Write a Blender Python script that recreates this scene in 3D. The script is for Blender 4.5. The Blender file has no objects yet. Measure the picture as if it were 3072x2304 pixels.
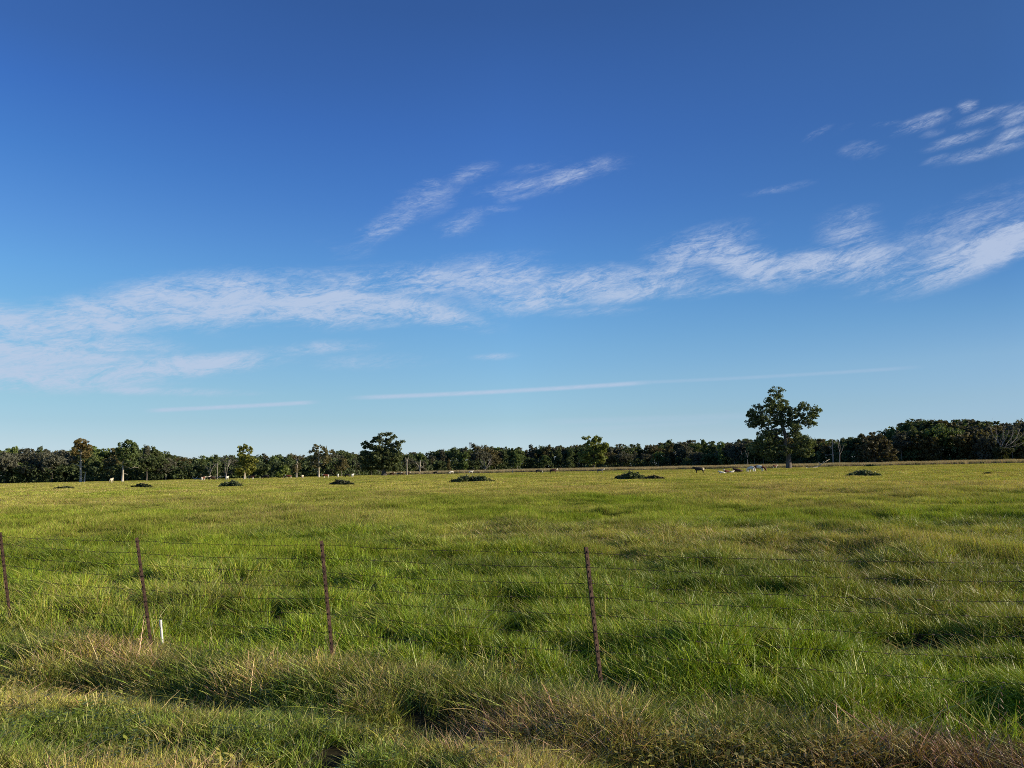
import bpy, math, random
import numpy as np
from mathutils import Matrix, Vector, Euler

# ------------------------------------------------------------------ camera, light
sc = bpy.context.scene
COL = sc.collection
F = 2280.0; CX = 1536.0; CY = 1152.0; H = 2.05
PITCH = math.atan(254 / F); ROLL = math.radians(-1.16)
cam_d = bpy.data.cameras.new("camera"); cam = bpy.data.objects.new("camera", cam_d); COL.objects.link(cam)
cam_d.sensor_fit = 'HORIZONTAL'; cam_d.sensor_width = 36; cam_d.lens = 36 * F / 3072
cam_d.clip_start = 0.1; cam_d.clip_end = 9000
RM = Matrix.Rotation(math.pi / 2 + PITCH, 4, 'X') @ Matrix.Rotation(ROLL, 4, 'Z')
cam.matrix_world = Matrix.Translation((0, 0, H)) @ RM
sc.camera = cam
R3 = np.array(RM.to_3x3())

SUN_AZ = math.radians(92); SUN_EL = math.radians(17)
sdir = Vector((math.sin(SUN_AZ) * math.cos(SUN_EL), math.cos(SUN_AZ) * math.cos(SUN_EL), math.sin(SUN_EL)))
sun_d = bpy.data.lights.new("sun", 'SUN'); sun = bpy.data.objects.new("sun", sun_d); COL.objects.link(sun)
sun_d.energy = 5.0; sun_d.angle = math.radians(0.5); sun_d.color = (1.0, 0.86, 0.66)
sun.rotation_euler = sdir.to_track_quat('Z', 'Y').to_euler()
sun.location = (20, 0, 30)
sc.view_settings.view_transform = 'Standard'; sc.view_settings.look = 'None'
sc.view_settings.exposure = 0.5; sc.view_settings.gamma = 1.0
sc.cycles.use_denoising = False; sc.cycles.pixel_filter_type = 'BLACKMAN_HARRIS'; sc.cycles.filter_width = 0.95
sc.cycles.max_bounces = 6; sc.cycles.transparent_max_bounces = 6
sc.cycles.diffuse_bounces = 1; sc.cycles.glossy_bounces = 1; sc.cycles.transmission_bounces = 2

def ray(px, py):
    v = np.array([(px - CX) / F, -(py - CY) / F, -1.0])
    return R3 @ v
def at(px, py, Y):
    r = ray(px, py); t = Y / r[1]
    return np.array([r[0] * t, Y, H + r[2] * t])
def ground_at(px, py):
    r = ray(px, py); t = -H / min(r[2], -1e-4)
    return r * t + np.array([0, 0, H])
def azel(px, py):
    r = ray(px, py); return math.degrees(math.atan2(r[0], r[1])), math.degrees(math.atan2(r[2], math.hypot(r[0], r[1])))

# ---- world: physical sky, with thin cirrus drawn by direction
w = bpy.data.worlds.new("World"); sc.world = w; w.use_nodes = True
nt = w.node_tree; nt.nodes.clear()
def N(t, nt=nt, **k):
    n = nt.nodes.new(t)
    for a, b in k.items(): setattr(n, a, b)
    return n
def M(op, a, b=None, c=None, nt=nt, clamp=False):
    n = nt.nodes.new('ShaderNodeMath'); n.operation = op; n.use_clamp = clamp
    for i, v in enumerate((a, b, c)):
        if v is None: continue
        if isinstance(v, (int, float)): n.inputs[i].default_value = v
        else: nt.links.new(v, n.inputs[i])
    return n.outputs[0]
L = nt.links.new
out = N('ShaderNodeOutputWorld'); bg = N('ShaderNodeBackground'); L(bg.outputs[0], out.inputs[0])
bg.inputs[1].default_value = 0.1 / 2 ** 0.5
sky = N('ShaderNodeTexSky', sky_type='NISHITA', sun_disc=False)
sky.sun_elevation = SUN_EL; sky.sun_rotation = SUN_AZ
sky.altitude = 0; sky.air_density = 1.0; sky.dust_density = 0.3; sky.ozone_density = 2.0
tc = N('ShaderNodeTexCoord'); sp = N('ShaderNodeSeparateXYZ'); L(tc.outputs['Generated'], sp.inputs[0])
az = M('MULTIPLY', M('ARCTAN2', sp.outputs[0], sp.outputs[1]), 57.29578)
el = M('MULTIPLY', M('ARCSINE', sp.outputs[2]), 57.29578)
# elevation correction of the physical sky (camera white balance and haze)
elr = N('ShaderNodeMapRange'); L(el, elr.inputs[0]); elr.inputs[1].default_value = 0; elr.inputs[2].default_value = 45
#SKYT0
SKY_L = [(0.0348, (0.924, 1.141, 1.820)), (0.0574, (0.886, 1.066, 1.535)), (0.0833, (0.833, 1.036, 1.384)), (0.1189, (0.842, 1.077, 1.310)), (0.1772, (0.853, 1.146, 1.373)), (0.2417, (0.804, 1.227, 1.501)), (0.3056, (0.723, 1.213, 1.637)), (0.3750, (0.639, 1.104, 1.679)), (0.4672, (0.500, 0.974, 1.665)), (0.5559, (0.441, 0.857, 1.629)), (0.6240, (0.449, 0.800, 1.466))]
SKY_M = [(0.0249, (1.134, 1.484, 2.481)), (0.0518, (1.083, 1.329, 1.982)), (0.0828, (0.984, 1.261, 1.701)), (0.1254, (0.989, 1.299, 1.643)), (0.1951, (0.937, 1.343, 1.703)), (0.2722, (0.833, 1.352, 1.805)), (0.3484, (0.688, 1.223, 1.855)), (0.4304, (0.589, 1.070, 1.847)), (0.5384, (0.517, 0.953, 1.764)), (0.6408, (0.476, 0.856, 1.585)), (0.7181, (0.454, 0.783, 1.406))]
SKY_R = [(0.0216, (0.746, 1.050, 1.896)), (0.0294, (0.669, 0.956, 1.714)), (0.0552, (0.623, 0.842, 1.386)), (0.0907, (0.661, 0.848, 1.226)), (0.1489, (0.682, 0.885, 1.175)), (0.2133, (0.529, 0.819, 1.143)), (0.2772, (0.397, 0.722, 1.132)), (0.3464, (0.356, 0.642, 1.084)), (0.4384, (0.332, 0.610, 1.020)), (0.5270, (0.329, 0.585, 1.016)), (0.5949, (0.351, 0.602, 1.019))]
#SKYT1
def skyramp(tab):
    r_ = N('ShaderNodeValToRGB'); L(elr.outputs[0], r_.inputs[0]); cr = r_.color_ramp
    while len(cr.elements) < len(tab): cr.elements.new(0.5)
    for e, (p, c) in zip(cr.elements, tab): e.position = p
    for e, (p, c) in zip(cr.elements, tab): e.color = (*[x / 4 for x in c], 1)
    return r_.outputs[0]
def side(a, b):
    m_ = N('ShaderNodeMapRange'); L(az, m_.inputs[0]); m_.inputs[1].default_value = a; m_.inputs[2].default_value = b; return m_.outputs[0]
def mixrgb(f, a, b):
    m_ = N('ShaderNodeMix', data_type='RGBA'); L(f, m_.inputs[0]); L(a, m_.inputs[6]); L(b, m_.inputs[7]); return m_.outputs[2]
corr = mixrgb(side(0, 33.5), mixrgb(side(0, -33.5), skyramp(SKY_M), skyramp(SKY_L)), skyramp(SKY_R))
tint = N('ShaderNodeMix', data_type='RGBA', blend_type='MULTIPLY'); tint.inputs[0].default_value = 1
L(sky.outputs[0], tint.inputs[6]); L(corr, tint.inputs[7])
dbl = N('ShaderNodeVectorMath', operation='SCALE'); dbl.inputs[3].default_value = 4.0; L(tint.outputs[2], dbl.inputs[0])
pc = N('ShaderNodeCombineXYZ'); L(az, pc.inputs[0]); L(el, pc.inputs[1])
def fbm(scale, sx, sy, rot, detail=8, rough=0.6, dist=0.0, off=0):
    m = N('ShaderNodeMapping'); L(pc.outputs[0], m.inputs[0]); m.vector_type = 'TEXTURE'
    m.inputs['Rotation'].default_value = (0, 0, math.radians(rot)); m.inputs['Scale'].default_value = (sx, sy, 1); m.inputs['Location'].default_value = (off, off * .7, 0)
    n = N('ShaderNodeTexNoise'); n.noise_dimensions = '2D'; L(m.outputs[0], n.inputs[0]); n.inputs['Scale'].default_value = scale
    n.inputs['Detail'].default_value = detail; n.inputs['Roughness'].default_value = rough; n.inputs['Distortion'].default_value = dist
    return n.outputs[0]
n_big = fbm(1.0, 4.5, 1.5, 8, 10, 0.70, 0.5)
n_rip = fbm(1.0, 0.85, 0.22, 13, 7, 0.70, 0.7, 31)
n_str = fbm(1.0, 6.0, 1.0, 7, 7, 0.66, 0.5, 57)
# (px, py, half width, half height, angle up-right deg, strength)
CLOUDS = [
 (40, 985, 400, 62, -4, .85), (330, 950, 330, 62, 12, .95), (640, 905, 330, 80, 10, 1.1), (980, 915, 400, 66, 1, 1.05), (1250, 930, 240, 42, -10, .95),
 (60, 1060, 380, 44, 1, 1.0), (30, 1125, 400, 46, 2, 1.0), (480, 1105, 360, 36, 8, 1.0), (700, 1092, 160, 34, 10, .75), (960, 1045, 220, 26, 6, .5), (1120, 1085, 220, 30, 3, .42), (230, 1035, 260, 34, 2, .9),
 (420, 1172, 320, 15, 1, .62), (0, 960, 150, 30, 0, .4), (1480, 1070, 80, 13, 3, .55), (850, 830, 260, 26, 4, .5),
 (1250, 845, 380, 56, 4, .75), (1500, 840, 240, 70, 0, .8), (1640, 885, 260, 54, 8, .85), (1760, 855, 240, 56, 4, .95), (1930, 862, 240, 40, 8, .8), (1440, 785, 240, 34, 6, .45), (1750, 935, 220, 22, 0, .45),
 (2100, 750, 190, 62, 10, .75), (2230, 785, 170, 60, -22, .95), (2010, 810, 200, 30, 8, .6), (2180, 860, 260, 26, 5, .55),
 (2560, 725, 110, 80, -35, .62), (2480, 792, 240, 46, 2, .95), (2600, 805, 170, 42, 4, .75), (2560, 655, 70, 34, 10, .5),
 (2960, 750, 240, 52, 18, 1.15), (2880, 690, 240, 80, 16, .5), (2780, 812, 200, 30, 12, .7), (3060, 620, 120, 40, 10, .25),
 (1270, 605, 130, 52, 18, .5), (1170, 670, 120, 38, 30, .62), (1300, 555, 60, 24, 0, .5), (1410, 520, 90, 30, 14, .5), (1550, 560, 150, 26, 10, .5), (1700, 530, 130, 34, 16, .62), (1800, 500, 110, 34, 8, .4), (1380, 680, 80, 34, 14, .5), (1470, 632, 110, 18, 5, .42), (1040, 750, 110, 40, 0, .25), (1560, 590, 90, 16, 12, .4), (1620, 500, 120, 24, 10, .3),
 (2900, 318, 34, 22, 0, .85), (2945, 348, 90, 20, 10, .8), (2765, 368, 110, 26, 8, .75), (2800, 400, 50, 16, 0, .4), (2880, 418, 110, 20, 6, .75), (3040, 400, 70, 22, 12, .75), (3000, 345, 30, 22, 0, .4), (2950, 456, 130, 24, 4, .75), (2590, 448, 80, 36, -6, .5), (2450, 402, 60, 16, 20, .6), (2660, 370, 50, 12, 0, .5), (2810, 478, 55, 15, 8, .5), (3050, 345, 60, 30, 20, .7),
 (2350, 565, 110, 14, 3, .4), (2900, 600, 100, 16, 8, .3), (2540, 385, 80, 16, 10, .28),
]
mask = None
def px2deg(v): return v / F * 57.3
for (x, y, a, b, ang, s) in CLOUDS:
    A, E = azel(x, y)
    m = N('ShaderNodeMapping'); m.vector_type = 'TEXTURE'; L(pc.outputs[0], m.inputs[0])
    m.inputs['Location'].default_value = (A, E, 0); m.inputs['Rotation'].default_value = (0, 0, math.radians(ang - 1.2))
    m.inputs['Scale'].default_value = (px2deg(a) * (1.0 if y < 500 else 1.25 if y < 700 else 1.15), px2deg(b) * (.95 if y < 500 else 1.2 if y < 700 else 1.2), 1)
    ln = N('ShaderNodeVectorMath', operation='LENGTH'); L(m.outputs[0], ln.inputs[0])
    mr = N('ShaderNodeMapRange', interpolation_type='SMOOTHSTEP'); L(ln.outputs['Value'], mr.inputs[0])
    mr.inputs[1].default_value = 0.05; mr.inputs[2].default_value = 1.35; mr.inputs[3].default_value = s * (.72 if y < 500 else .86 if y < 700 else .92); mr.inputs[4].default_value = 0.0
    mask = mr.outputs[0] if mask is None else M('SMOOTH_MAX', mask, mr.outputs[0], 0.05)
def nz(n, k): return M('MULTIPLY', M('SUBTRACT', n, 0.5), k)
dens = M('ADD', mask, M('MULTIPLY', M('ADD', M('ADD', nz(n_big, 2.5), nz(n_rip, 1.3)), nz(n_str, 1.0)), M('MULTIPLY', mask, 1.3, clamp=True)))
cl = N('ShaderNodeMapRange', interpolation_type='SMOOTHSTEP'); L(dens, cl.inputs[0]); cl.inputs[1].default_value = 0.08; cl.inputs[2].default_value = 1.2; cl.inputs[4].default_value = 0.80
# contrails: thin straight streaks
def trail(x0, y0, x1, y1, wd, s):
    A0, E0 = azel(x0, y0); A1, E1 = azel(x1, y1)
    m = N('ShaderNodeMapping'); m.vector_type = 'TEXTURE'; L(pc.outputs[0], m.inputs[0])
    m.inputs['Location'].default_value = ((A0 + A1) / 2, (E0 + E1) / 2, 0); m.inputs['Rotation'].default_value = (0, 0, math.atan2(E1 - E0, A1 - A0))
    m.inputs['Scale'].default_value = (math.hypot(A1 - A0, E1 - E0) / 2, px2deg(wd), 1)
    s3 = N('ShaderNodeSeparateXYZ'); L(m.outputs[0], s3.inputs[0])
    def fall(o, a, b):
        r = N('ShaderNodeMapRange', interpolation_type='SMOOTHSTEP'); L(M('ABSOLUTE', o), r.inputs[0]); r.inputs[1].default_value = a; r.inputs[2].default_value = b; r.inputs[3].default_value = 1; r.inputs[4].default_value = 0
        return r.outputs[0]
    f = M('MULTIPLY', fall(s3.outputs[0], 0.72, 1.0), fall(s3.outputs[1], 0.1, 1.1))
    return M('MULTIPLY', f, M('MULTIPLY', M('ADD', nz(n_rip, 1.2), 1.0), s))
tot = cl.outputs[0]
for t in [(1015, 1195, 2000, 1143, 9, .6), (420, 1233, 970, 1205, 8, .6), (1850, 1150, 2800, 1098, 7, .2), (1600, 1266, 2300, 1245, 14, .14), (1700, 1290, 2200, 1262, 10, .1)]:
    tot = M('MAXIMUM', tot, trail(*t))
ccol = N('ShaderNodeMix', data_type='RGBA'); L(elr.outputs[0], ccol.inputs[0])
ccol.inputs[6].default_value = (5.0, 5.9, 7.6, 1); ccol.inputs[7].default_value = (6.0, 6.7, 8.4, 1)
mixc = N('ShaderNodeMix', data_type='RGBA'); L(tot, mixc.inputs[0]); L(dbl.outputs[0], mixc.inputs[6]); L(ccol.outputs[2], mixc.inputs[7])
L(mixc.outputs[2], bg.inputs[0])
w.cycles.sampling_method = 'MANUAL'; w.cycles.sample_map_resolution = 512

# ------------------------------------------------------------------ helpers
rs = np.random.RandomState(7)
def hash2(ix, iy, seed):
    h = (ix.astype(np.int64) * 374761393 + iy.astype(np.int64) * 668265263 + seed * 1442695041) & 0x7fffffff
    h = ((h ^ (h >> 13)) * 1274126177) & 0x7fffffff
    return ((h ^ (h >> 16)) & 0xffffff) / float(0xffffff)
def vnoise(x, y, seed=0):
    x = np.asarray(x, float); y = np.asarray(y, float)
    ix = np.floor(x); iy = np.floor(y); fx = x - ix; fy = y - iy
    fx = fx * fx * (3 - 2 * fx); fy = fy * fy * (3 - 2 * fy)
    a = hash2(ix, iy, seed); b = hash2(ix + 1, iy, seed); c = hash2(ix, iy + 1, seed); d = hash2(ix + 1, iy + 1, seed)
    return (a * (1 - fx) + b * fx) * (1 - fy) + (c * (1 - fx) + d * fx) * fy
def fb(x, y, seed=0, o=4):
    s = 0; a = .5; t = 0
    for i in range(o):
        s = s + a * vnoise(x * 2 ** i + 17.3 * i, y * 2 ** i - 9.1 * i, seed + i); t += a; a *= .5
    return s / t
def sm(x, a, b):
    t = np.clip((np.asarray(x, float) - a) / (b - a), 0, 1); return t * t * (3 - 2 * t)
# the fence line: s > 0 is the pasture side
FP = [(-9.0, 11.1), (3.75, 5.05)]
def fence_s(x, y): return (x - .64) * .40 + (y - 6.6) * .9165
HOLLOWS = [(14.2, 24.0, 3.0, 1.3, .34), (6.9, 16.2, 1.5, .7, .26), (-10.0, 34.5, 1.6, .9, .25), (-5.5, 36.0, 3.5, .9, .2), (2.0, 31, 2.2, .8, .18), (1.6, 17.2, 1.2, .8, .15),
           (-3.2, 12.5, 1.3, .7, .14), (4.3, 8.6, 1.3, .5, .16), (9.5, 14.0, 1.2, .6, .2), (-14, 27, 2.2, .8, .16), (9.5, 42, 4, 1.2, .2), (24, 33, 4, 1.2, .22), (17, 19.0, 1.6, .6, .2), (13, 29, 2.5, .7, .16), (-1.0, 22, 1.6, .7, .15), (3.0, 11.0, 1.3, .5, .12)]
def hollow(x, y):
    h = 0
    for (hx, hy, a, b, d) in HOLLOWS:
        h = h + d * np.exp(-(((x - hx) / a) ** 2 + ((y - hy) / b) ** 2))
    return h
def dark_green_dip(x, y):
    """weight of a shallow, darker green dip across the right half of the pasture"""
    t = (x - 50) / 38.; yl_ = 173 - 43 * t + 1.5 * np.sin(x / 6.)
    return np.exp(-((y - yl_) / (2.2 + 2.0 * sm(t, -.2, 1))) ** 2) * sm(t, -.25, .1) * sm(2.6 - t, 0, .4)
def gz(x, y):
    x = np.asarray(x, float); y = np.asarray(y, float)
    s = fence_s(x, y); r = np.hypot(x, y)
    near = 1 - sm(r, 120, 400)
    z = near * ((fb(x / 9, y / 9, 3, 2) - .5) * .22 + (fb(x / 2.2, y / 2.2, 11, 3) - .5) * .22 * (1 - sm(r, 50, 120)) + (vnoise(x / .62, y / .75, 41) - .5) * (vnoise(x / 1.9, y / 1.9, 43)) * (.12 + .34 * sm(s, -.3, .5)) * (1 - sm(r, 40, 90)))
    z = z - hollow(x, y) - .25 * dark_green_dip(x, y)
    verge = 1 - sm(s, -1.2, -.2)
    z = z - .22 * np.exp(-((s + 1.15 + .3 * (vnoise(x / 1.2, y / 1.2, 88) - .5)) / .3) ** 2) * vnoise(x / .8, y / .8, 89) + verge * (.05 + .10 * sm(-s, 1.3, 3.5) - .05 * np.exp(-((s + 2.5) / .3) ** 2))
    return z
def mesh_np(name, V, Fc, mats=(), attrs=None, smooth=False, matidx=None, link=True):
    """Fc: (n,k) int array."""
    V = np.asarray(V, np.float32); Fc = np.asarray(Fc, np.int32)
    me = bpy.data.meshes.new(name)
    me.vertices.add(len(V)); me.vertices.foreach_set("co", V.ravel())
    n, k = Fc.shape
    me.loops.add(n * k); me.loops.foreach_set("vertex_index", Fc.ravel())
    me.polygons.add(n); me.polygons.foreach_set("loop_start", np.arange(0, n * k, k, dtype=np.int32))
    if smooth: me.polygons.foreach_set("use_smooth", np.ones(n, bool))
    if matidx is not None: me.polygons.foreach_set("material_index", np.asarray(matidx, np.int32))
    for m in mats: me.materials.append(m)
    for (an, ty, dom, arr) in (attrs or []):
        a = me.attributes.new(an, ty, dom)
        key = 'color' if 'COLOR' in ty else ('vector' if ty == 'FLOAT_VECTOR' else 'value')
        a.data.foreach_set(key, np.asarray(arr, np.int32 if ty == 'INT' else np.float32).ravel())
    me.update(calc_edges=True); me.validate()
    return me
def obj(name, me, parent=None, loc=None):
    o = bpy.data.objects.new(name, me); COL.objects.link(o)
    if parent is not None: o.parent = parent
    if loc is not None: o.location = loc
    return o
def tag(o, label=None, cat=None, group=None, kind=None):
    if label: o['label'] = label
    if cat: o['category'] = cat
    if group: o['group'] = group
    if kind: o['kind'] = kind
    return o
def empty(name, loc, rz=0):
    o = bpy.data.objects.new(name, None); COL.objects.link(o); o.location = loc; o.rotation_euler = (0, 0, rz); o.empty_display_size = .5
    return o
class TB:
    """collects tubes and polys as quads"""
    def __init__(s): s.V = []; s.F = []; s.n = 0
    def tube(s, pts, rad, k=6, cap=True):
        pts = np.asarray(pts, float); m = len(pts); rad = np.broadcast_to(np.asarray(rad, float), (m,))
        base = s.n; ref = None
        for i in range(m):
            t = pts[min(i + 1, m - 1)] - pts[max(i - 1, 0)]; t = t / (np.linalg.norm(t) + 1e-9)
            if ref is None:
                ref = np.array([1, 0, 0]) if abs(t[0]) < .8 else np.array([0, 1, 0])
            u = np.cross(t, ref); u /= np.linalg.norm(u) + 1e-9; v = np.cross(t, u); ref = -np.cross(t, u) if False else ref
            a = np.arange(k) * 2 * math.pi / k
            s.V.append(pts[i] + rad[i] * (np.cos(a)[:, None] * u + np.sin(a)[:, None] * v))
        for i in range(m - 1):
            for j in range(k):
                a0 = base + i * k + j; a1 = base + i * k + (j + 1) % k
                s.F.append((a0, a1, a1 + k, a0 + k))
        s.n += m * k
        if cap:
            for i in (0, m - 1):
                c = s.n; s.V.append(pts[i][None, :]); s.n += 1
                for j in range(0, k, 1):
                    a0 = base + i * k + j; a1 = base + i * k + (j + 1) % k
                    s.F.append((c, a0, a1, c) if False else (a0, a1, c, c))
    def box(s, c, sz, R=None):
        q = np.array([[x, y, z] for x in (-.5, .5) for y in (-.5, .5) for z in (-.5, .5)]) * np.asarray(sz)
        if R is not None: q = q @ R.T
        b = s.n; s.V.append(q + np.asarray(c)); s.n += 8
        for f in ((0, 1, 3, 2), (4, 6, 7, 5), (0, 4, 5, 1), (2, 3, 7, 6), (0, 2, 6, 4), (1, 5, 7, 3)): s.F.append(tuple(b + i for i in f))
    def mesh(s, name, mat, smooth=True):
        V = np.concatenate(s.V)
        me = bpy.data.meshes.new(name)
        fs = [tuple(dict.fromkeys(f)) for f in s.F]
        me.from_pydata(V.tolist(), [], fs)
        if smooth: me.polygons.foreach_set("use_smooth", [True] * len(fs))
        me.materials.append(mat); me.update(); return me

# ------------------------------------------------------------------ materials
def mat_new(name):
    m = bpy.data.materials.new(name); m.use_nodes = True; t = m.node_tree; t.nodes.clear()
    o = t.nodes.new('ShaderNodeOutputMaterial'); return m, t, o
def leafy(name, src='Col', inst=False, objcol=False, transl=.35, rough=.55, spec=.25, tcol=(1.25, 1.15, .5)):
    m, t, o = mat_new(name); l = t.links.new
    a = t.nodes.new('ShaderNodeAttribute'); a.attribute_name = src; col = a.outputs['Color']
    def mul(c1, c2):
        x = t.nodes.new('ShaderNodeMix'); x.data_type = 'RGBA'; x.blend_type = 'MULTIPLY'; x.inputs[0].default_value = 1
        l(c1, x.inputs[6])
        if isinstance(c2, tuple): x.inputs[7].default_value = (*c2, 1)
        else: l(c2, x.inputs[7])
        return x.outputs[2]
    if inst:
        b = t.nodes.new('ShaderNodeAttribute'); b.attribute_type = 'INSTANCER'; b.attribute_name = 'tint'; col = mul(col, b.outputs['Color'])
    if objcol:
        b = t.nodes.new('ShaderNodeObjectInfo'); col = mul(col, b.outputs['Color'])
    p = t.nodes.new('ShaderNodeBsdfPrincipled'); l(col, p.inputs['Base Color']); p.inputs['Roughness'].default_value = rough; p.inputs['Specular IOR Level'].default_value = spec
    tr = t.nodes.new('ShaderNodeBsdfTranslucent'); l(mul(col, tcol), tr.inputs[0])
    mx = t.nodes.new('ShaderNodeMixShader'); mx.inputs[0].default_value = transl; l(p.outputs[0], mx.inputs[1]); l(tr.outputs[0], mx.inputs[2]); l(mx.outputs[0], o.inputs[0])
    return m
def noisy(name, c1, c2, scale=5, rough=.8, detail=6, bump=0, stretch=(1, 1, 1), c3=None, spec=.3):
    m, t, o = mat_new(name); l = t.links.new
    g = t.nodes.new('ShaderNodeTexCoord'); mp = t.nodes.new('ShaderNodeMapping'); mp.inputs['Scale'].default_value = stretch; l(g.outputs['Object'], mp.inputs[0])
    n = t.nodes.new('ShaderNodeTexNoise'); n.inputs['Scale'].default_value = scale; n.inputs['Detail'].default_value = detail; n.inputs['Roughness'].default_value = .65; l(mp.outputs[0], n.inputs[0])
    r = t.nodes.new('ShaderNodeValToRGB'); l(n.outputs[0], r.inputs[0]); r.color_ramp.elements[0].position = .32; r.color_ramp.elements[1].position = .68
    r.color_ramp.elements[0].color = (*c1, 1); r.color_ramp.elements[1].color = (*c2, 1)
    if c3: e = r.color_ramp.elements.new(.5); e.color = (*c3, 1)
    p = t.nodes.new('ShaderNodeBsdfPrincipled'); p.inputs['Roughness'].default_value = rough; p.inputs['Specular IOR Level'].default_value = spec; l(r.outputs[0], p.inputs['Base Color'])
    if bump:
        b = t.nodes.new('ShaderNodeBump'); b.inputs['Strength'].default_value = bump; b.inputs['Distance'].default_value = .02; l(n.outputs[0], b.inputs['Height']); l(b.outputs[0], p.inputs['Normal'])
    l(p.outputs[0], o.inputs[0]); return m
M_GRASS = leafy('grass_blade', inst=True, transl=.18, rough=.45, spec=.32)
M_FAR = leafy('distant_grass_blade', inst=True, transl=.24, rough=.6, spec=.12)
M_LEAF = leafy('tree_leaf', objcol=True, transl=.3, rough=.6, spec=.18, tcol=(1.3, 1.25, .55))
M_BUSH = leafy('bush_leaf', objcol=True, transl=.25, rough=.5, spec=.3)
M_BARK = noisy('bark', (.05, .042, .034), (.17, .15, .125), 1.6, .9, stretch=(1, 1, .4))
M_PALE = noisy('pale_bark', (.22, .19, .14), (.55, .50, .40), .9, .85, stretch=(1, 1, .5))
M_DEAD = noisy('dead_wood', (.14, .125, .10), (.32, .29, .25), 1.0, .85, stretch=(1, 1, .5))
M_RUST = noisy('rust', (.035, .019, .014), (.125, .075, .050), 30, .85, bump=.5, c3=(.07, .039, .027))
M_WIRE = noisy('rusty_wire', (.018, .014, .011), (.06, .042, .03), 60, .7)
M_PVC = noisy('white_plastic', (.56, .55, .50), (.72, .71, .66), 14, .5)
M_STEEL = noisy('mast_steel', (.16, .17, .18), (.26, .27, .28), 3, .6)

# ------------------------------------------------------------------ ground
rings = [0.0] + list(np.geomspace(.6, 6000, 300)); SEG = 540
V = [(0, 0, float(gz(0, 0)))]; rr = np.array(rings[1:]); th = np.arange(SEG) * 2 * math.pi / SEG
X = (rr[:, None] * np.sin(th)[None, :]); Yg = (rr[:, None] * np.cos(th)[None, :]); Z = gz(X, Yg) - .01
Vg = np.concatenate([np.array(V), np.stack([X, Yg, Z], -1).reshape(-1, 3)])
nr = len(rr); i0 = np.arange(nr - 1)[:, None] * SEG + 1; j = np.arange(SEG)[None, :]; j1 = (j + 1) % SEG
quads = np.stack([i0 + j, i0 + j1, i0 + SEG + j1, i0 + SEG + j], -1).reshape(-1, 4)[:, ::-1]
tri = np.array([(0, 1 + a, 1 + (a + 1) % SEG, 0) for a in range(SEG)])
mg, t, o = mat_new('ground_soil_and_turf'); l = t.links.new
geo = t.nodes.new('ShaderNodeNewGeometry')
def gn(scale, det=5, r=.6):
    n = t.nodes.new('ShaderNodeTexNoise'); n.inputs['Scale'].default_value = scale; n.inputs['Detail'].default_value = det; n.inputs['Roughness'].default_value = r; l(geo.outputs['Position'], n.inputs[0]); return n.outputs[0]
def gr(src, stops):
    r = t.nodes.new('ShaderNodeValToRGB'); l(src, r.inputs[0]); e = r.color_ramp.elements
    while len(e) < len(stops): e.new(.5)
    for q, (p, c) in zip(e, stops): q.position = p; q.color = (*c, 1)
    return r.outputs[0]
soil = gr(gn(6), [(.3, (.022, .019, .010)), (.7, (.055, .048, .022))])
turf = gr(gn(.06, 8, .7), [(.3, (.10, .115, .028)), (.5, (.135, .13, .036)), (.7, (.17, .145, .05))])
ln = t.nodes.new('ShaderNodeVectorMath'); ln.operation = 'LENGTH'; l(geo.outputs['Position'], ln.inputs[0])
mr = t.nodes.new('ShaderNodeMapRange'); l(ln.outputs['Value'], mr.inputs[0]); mr.inputs[1].default_value = 12; mr.inputs[2].default_value = 60
mxg = t.nodes.new('ShaderNodeMix'); mxg.data_type = 'RGBA'; l(mr.outputs[0], mxg.inputs[0]); l(soil, mxg.inputs[6]); l(turf, mxg.inputs[7])
p = t.nodes.new('ShaderNodeBsdfPrincipled'); p.inputs['Roughness'].default_value = .95; p.inputs['Specular IOR Level'].default_value = .05; l(mxg.outputs[2], p.inputs['Base Color']); l(p.outputs[0], o.inputs[0])
Fq = quads
me = bpy.data.meshes.new('ground'); me.from_pydata(Vg.tolist(), [], [tuple(q) for q in Fq.tolist()] + [(0, 1 + (a + 1) % SEG, 1 + a) for a in range(SEG)])
me.polygons.foreach_set("use_smooth", [True] * len(me.polygons)); me.materials.append(mg); me.update()
tag(obj('ground', me), 'flat pasture and verge soil under the grass', None, None, 'structure')

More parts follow.
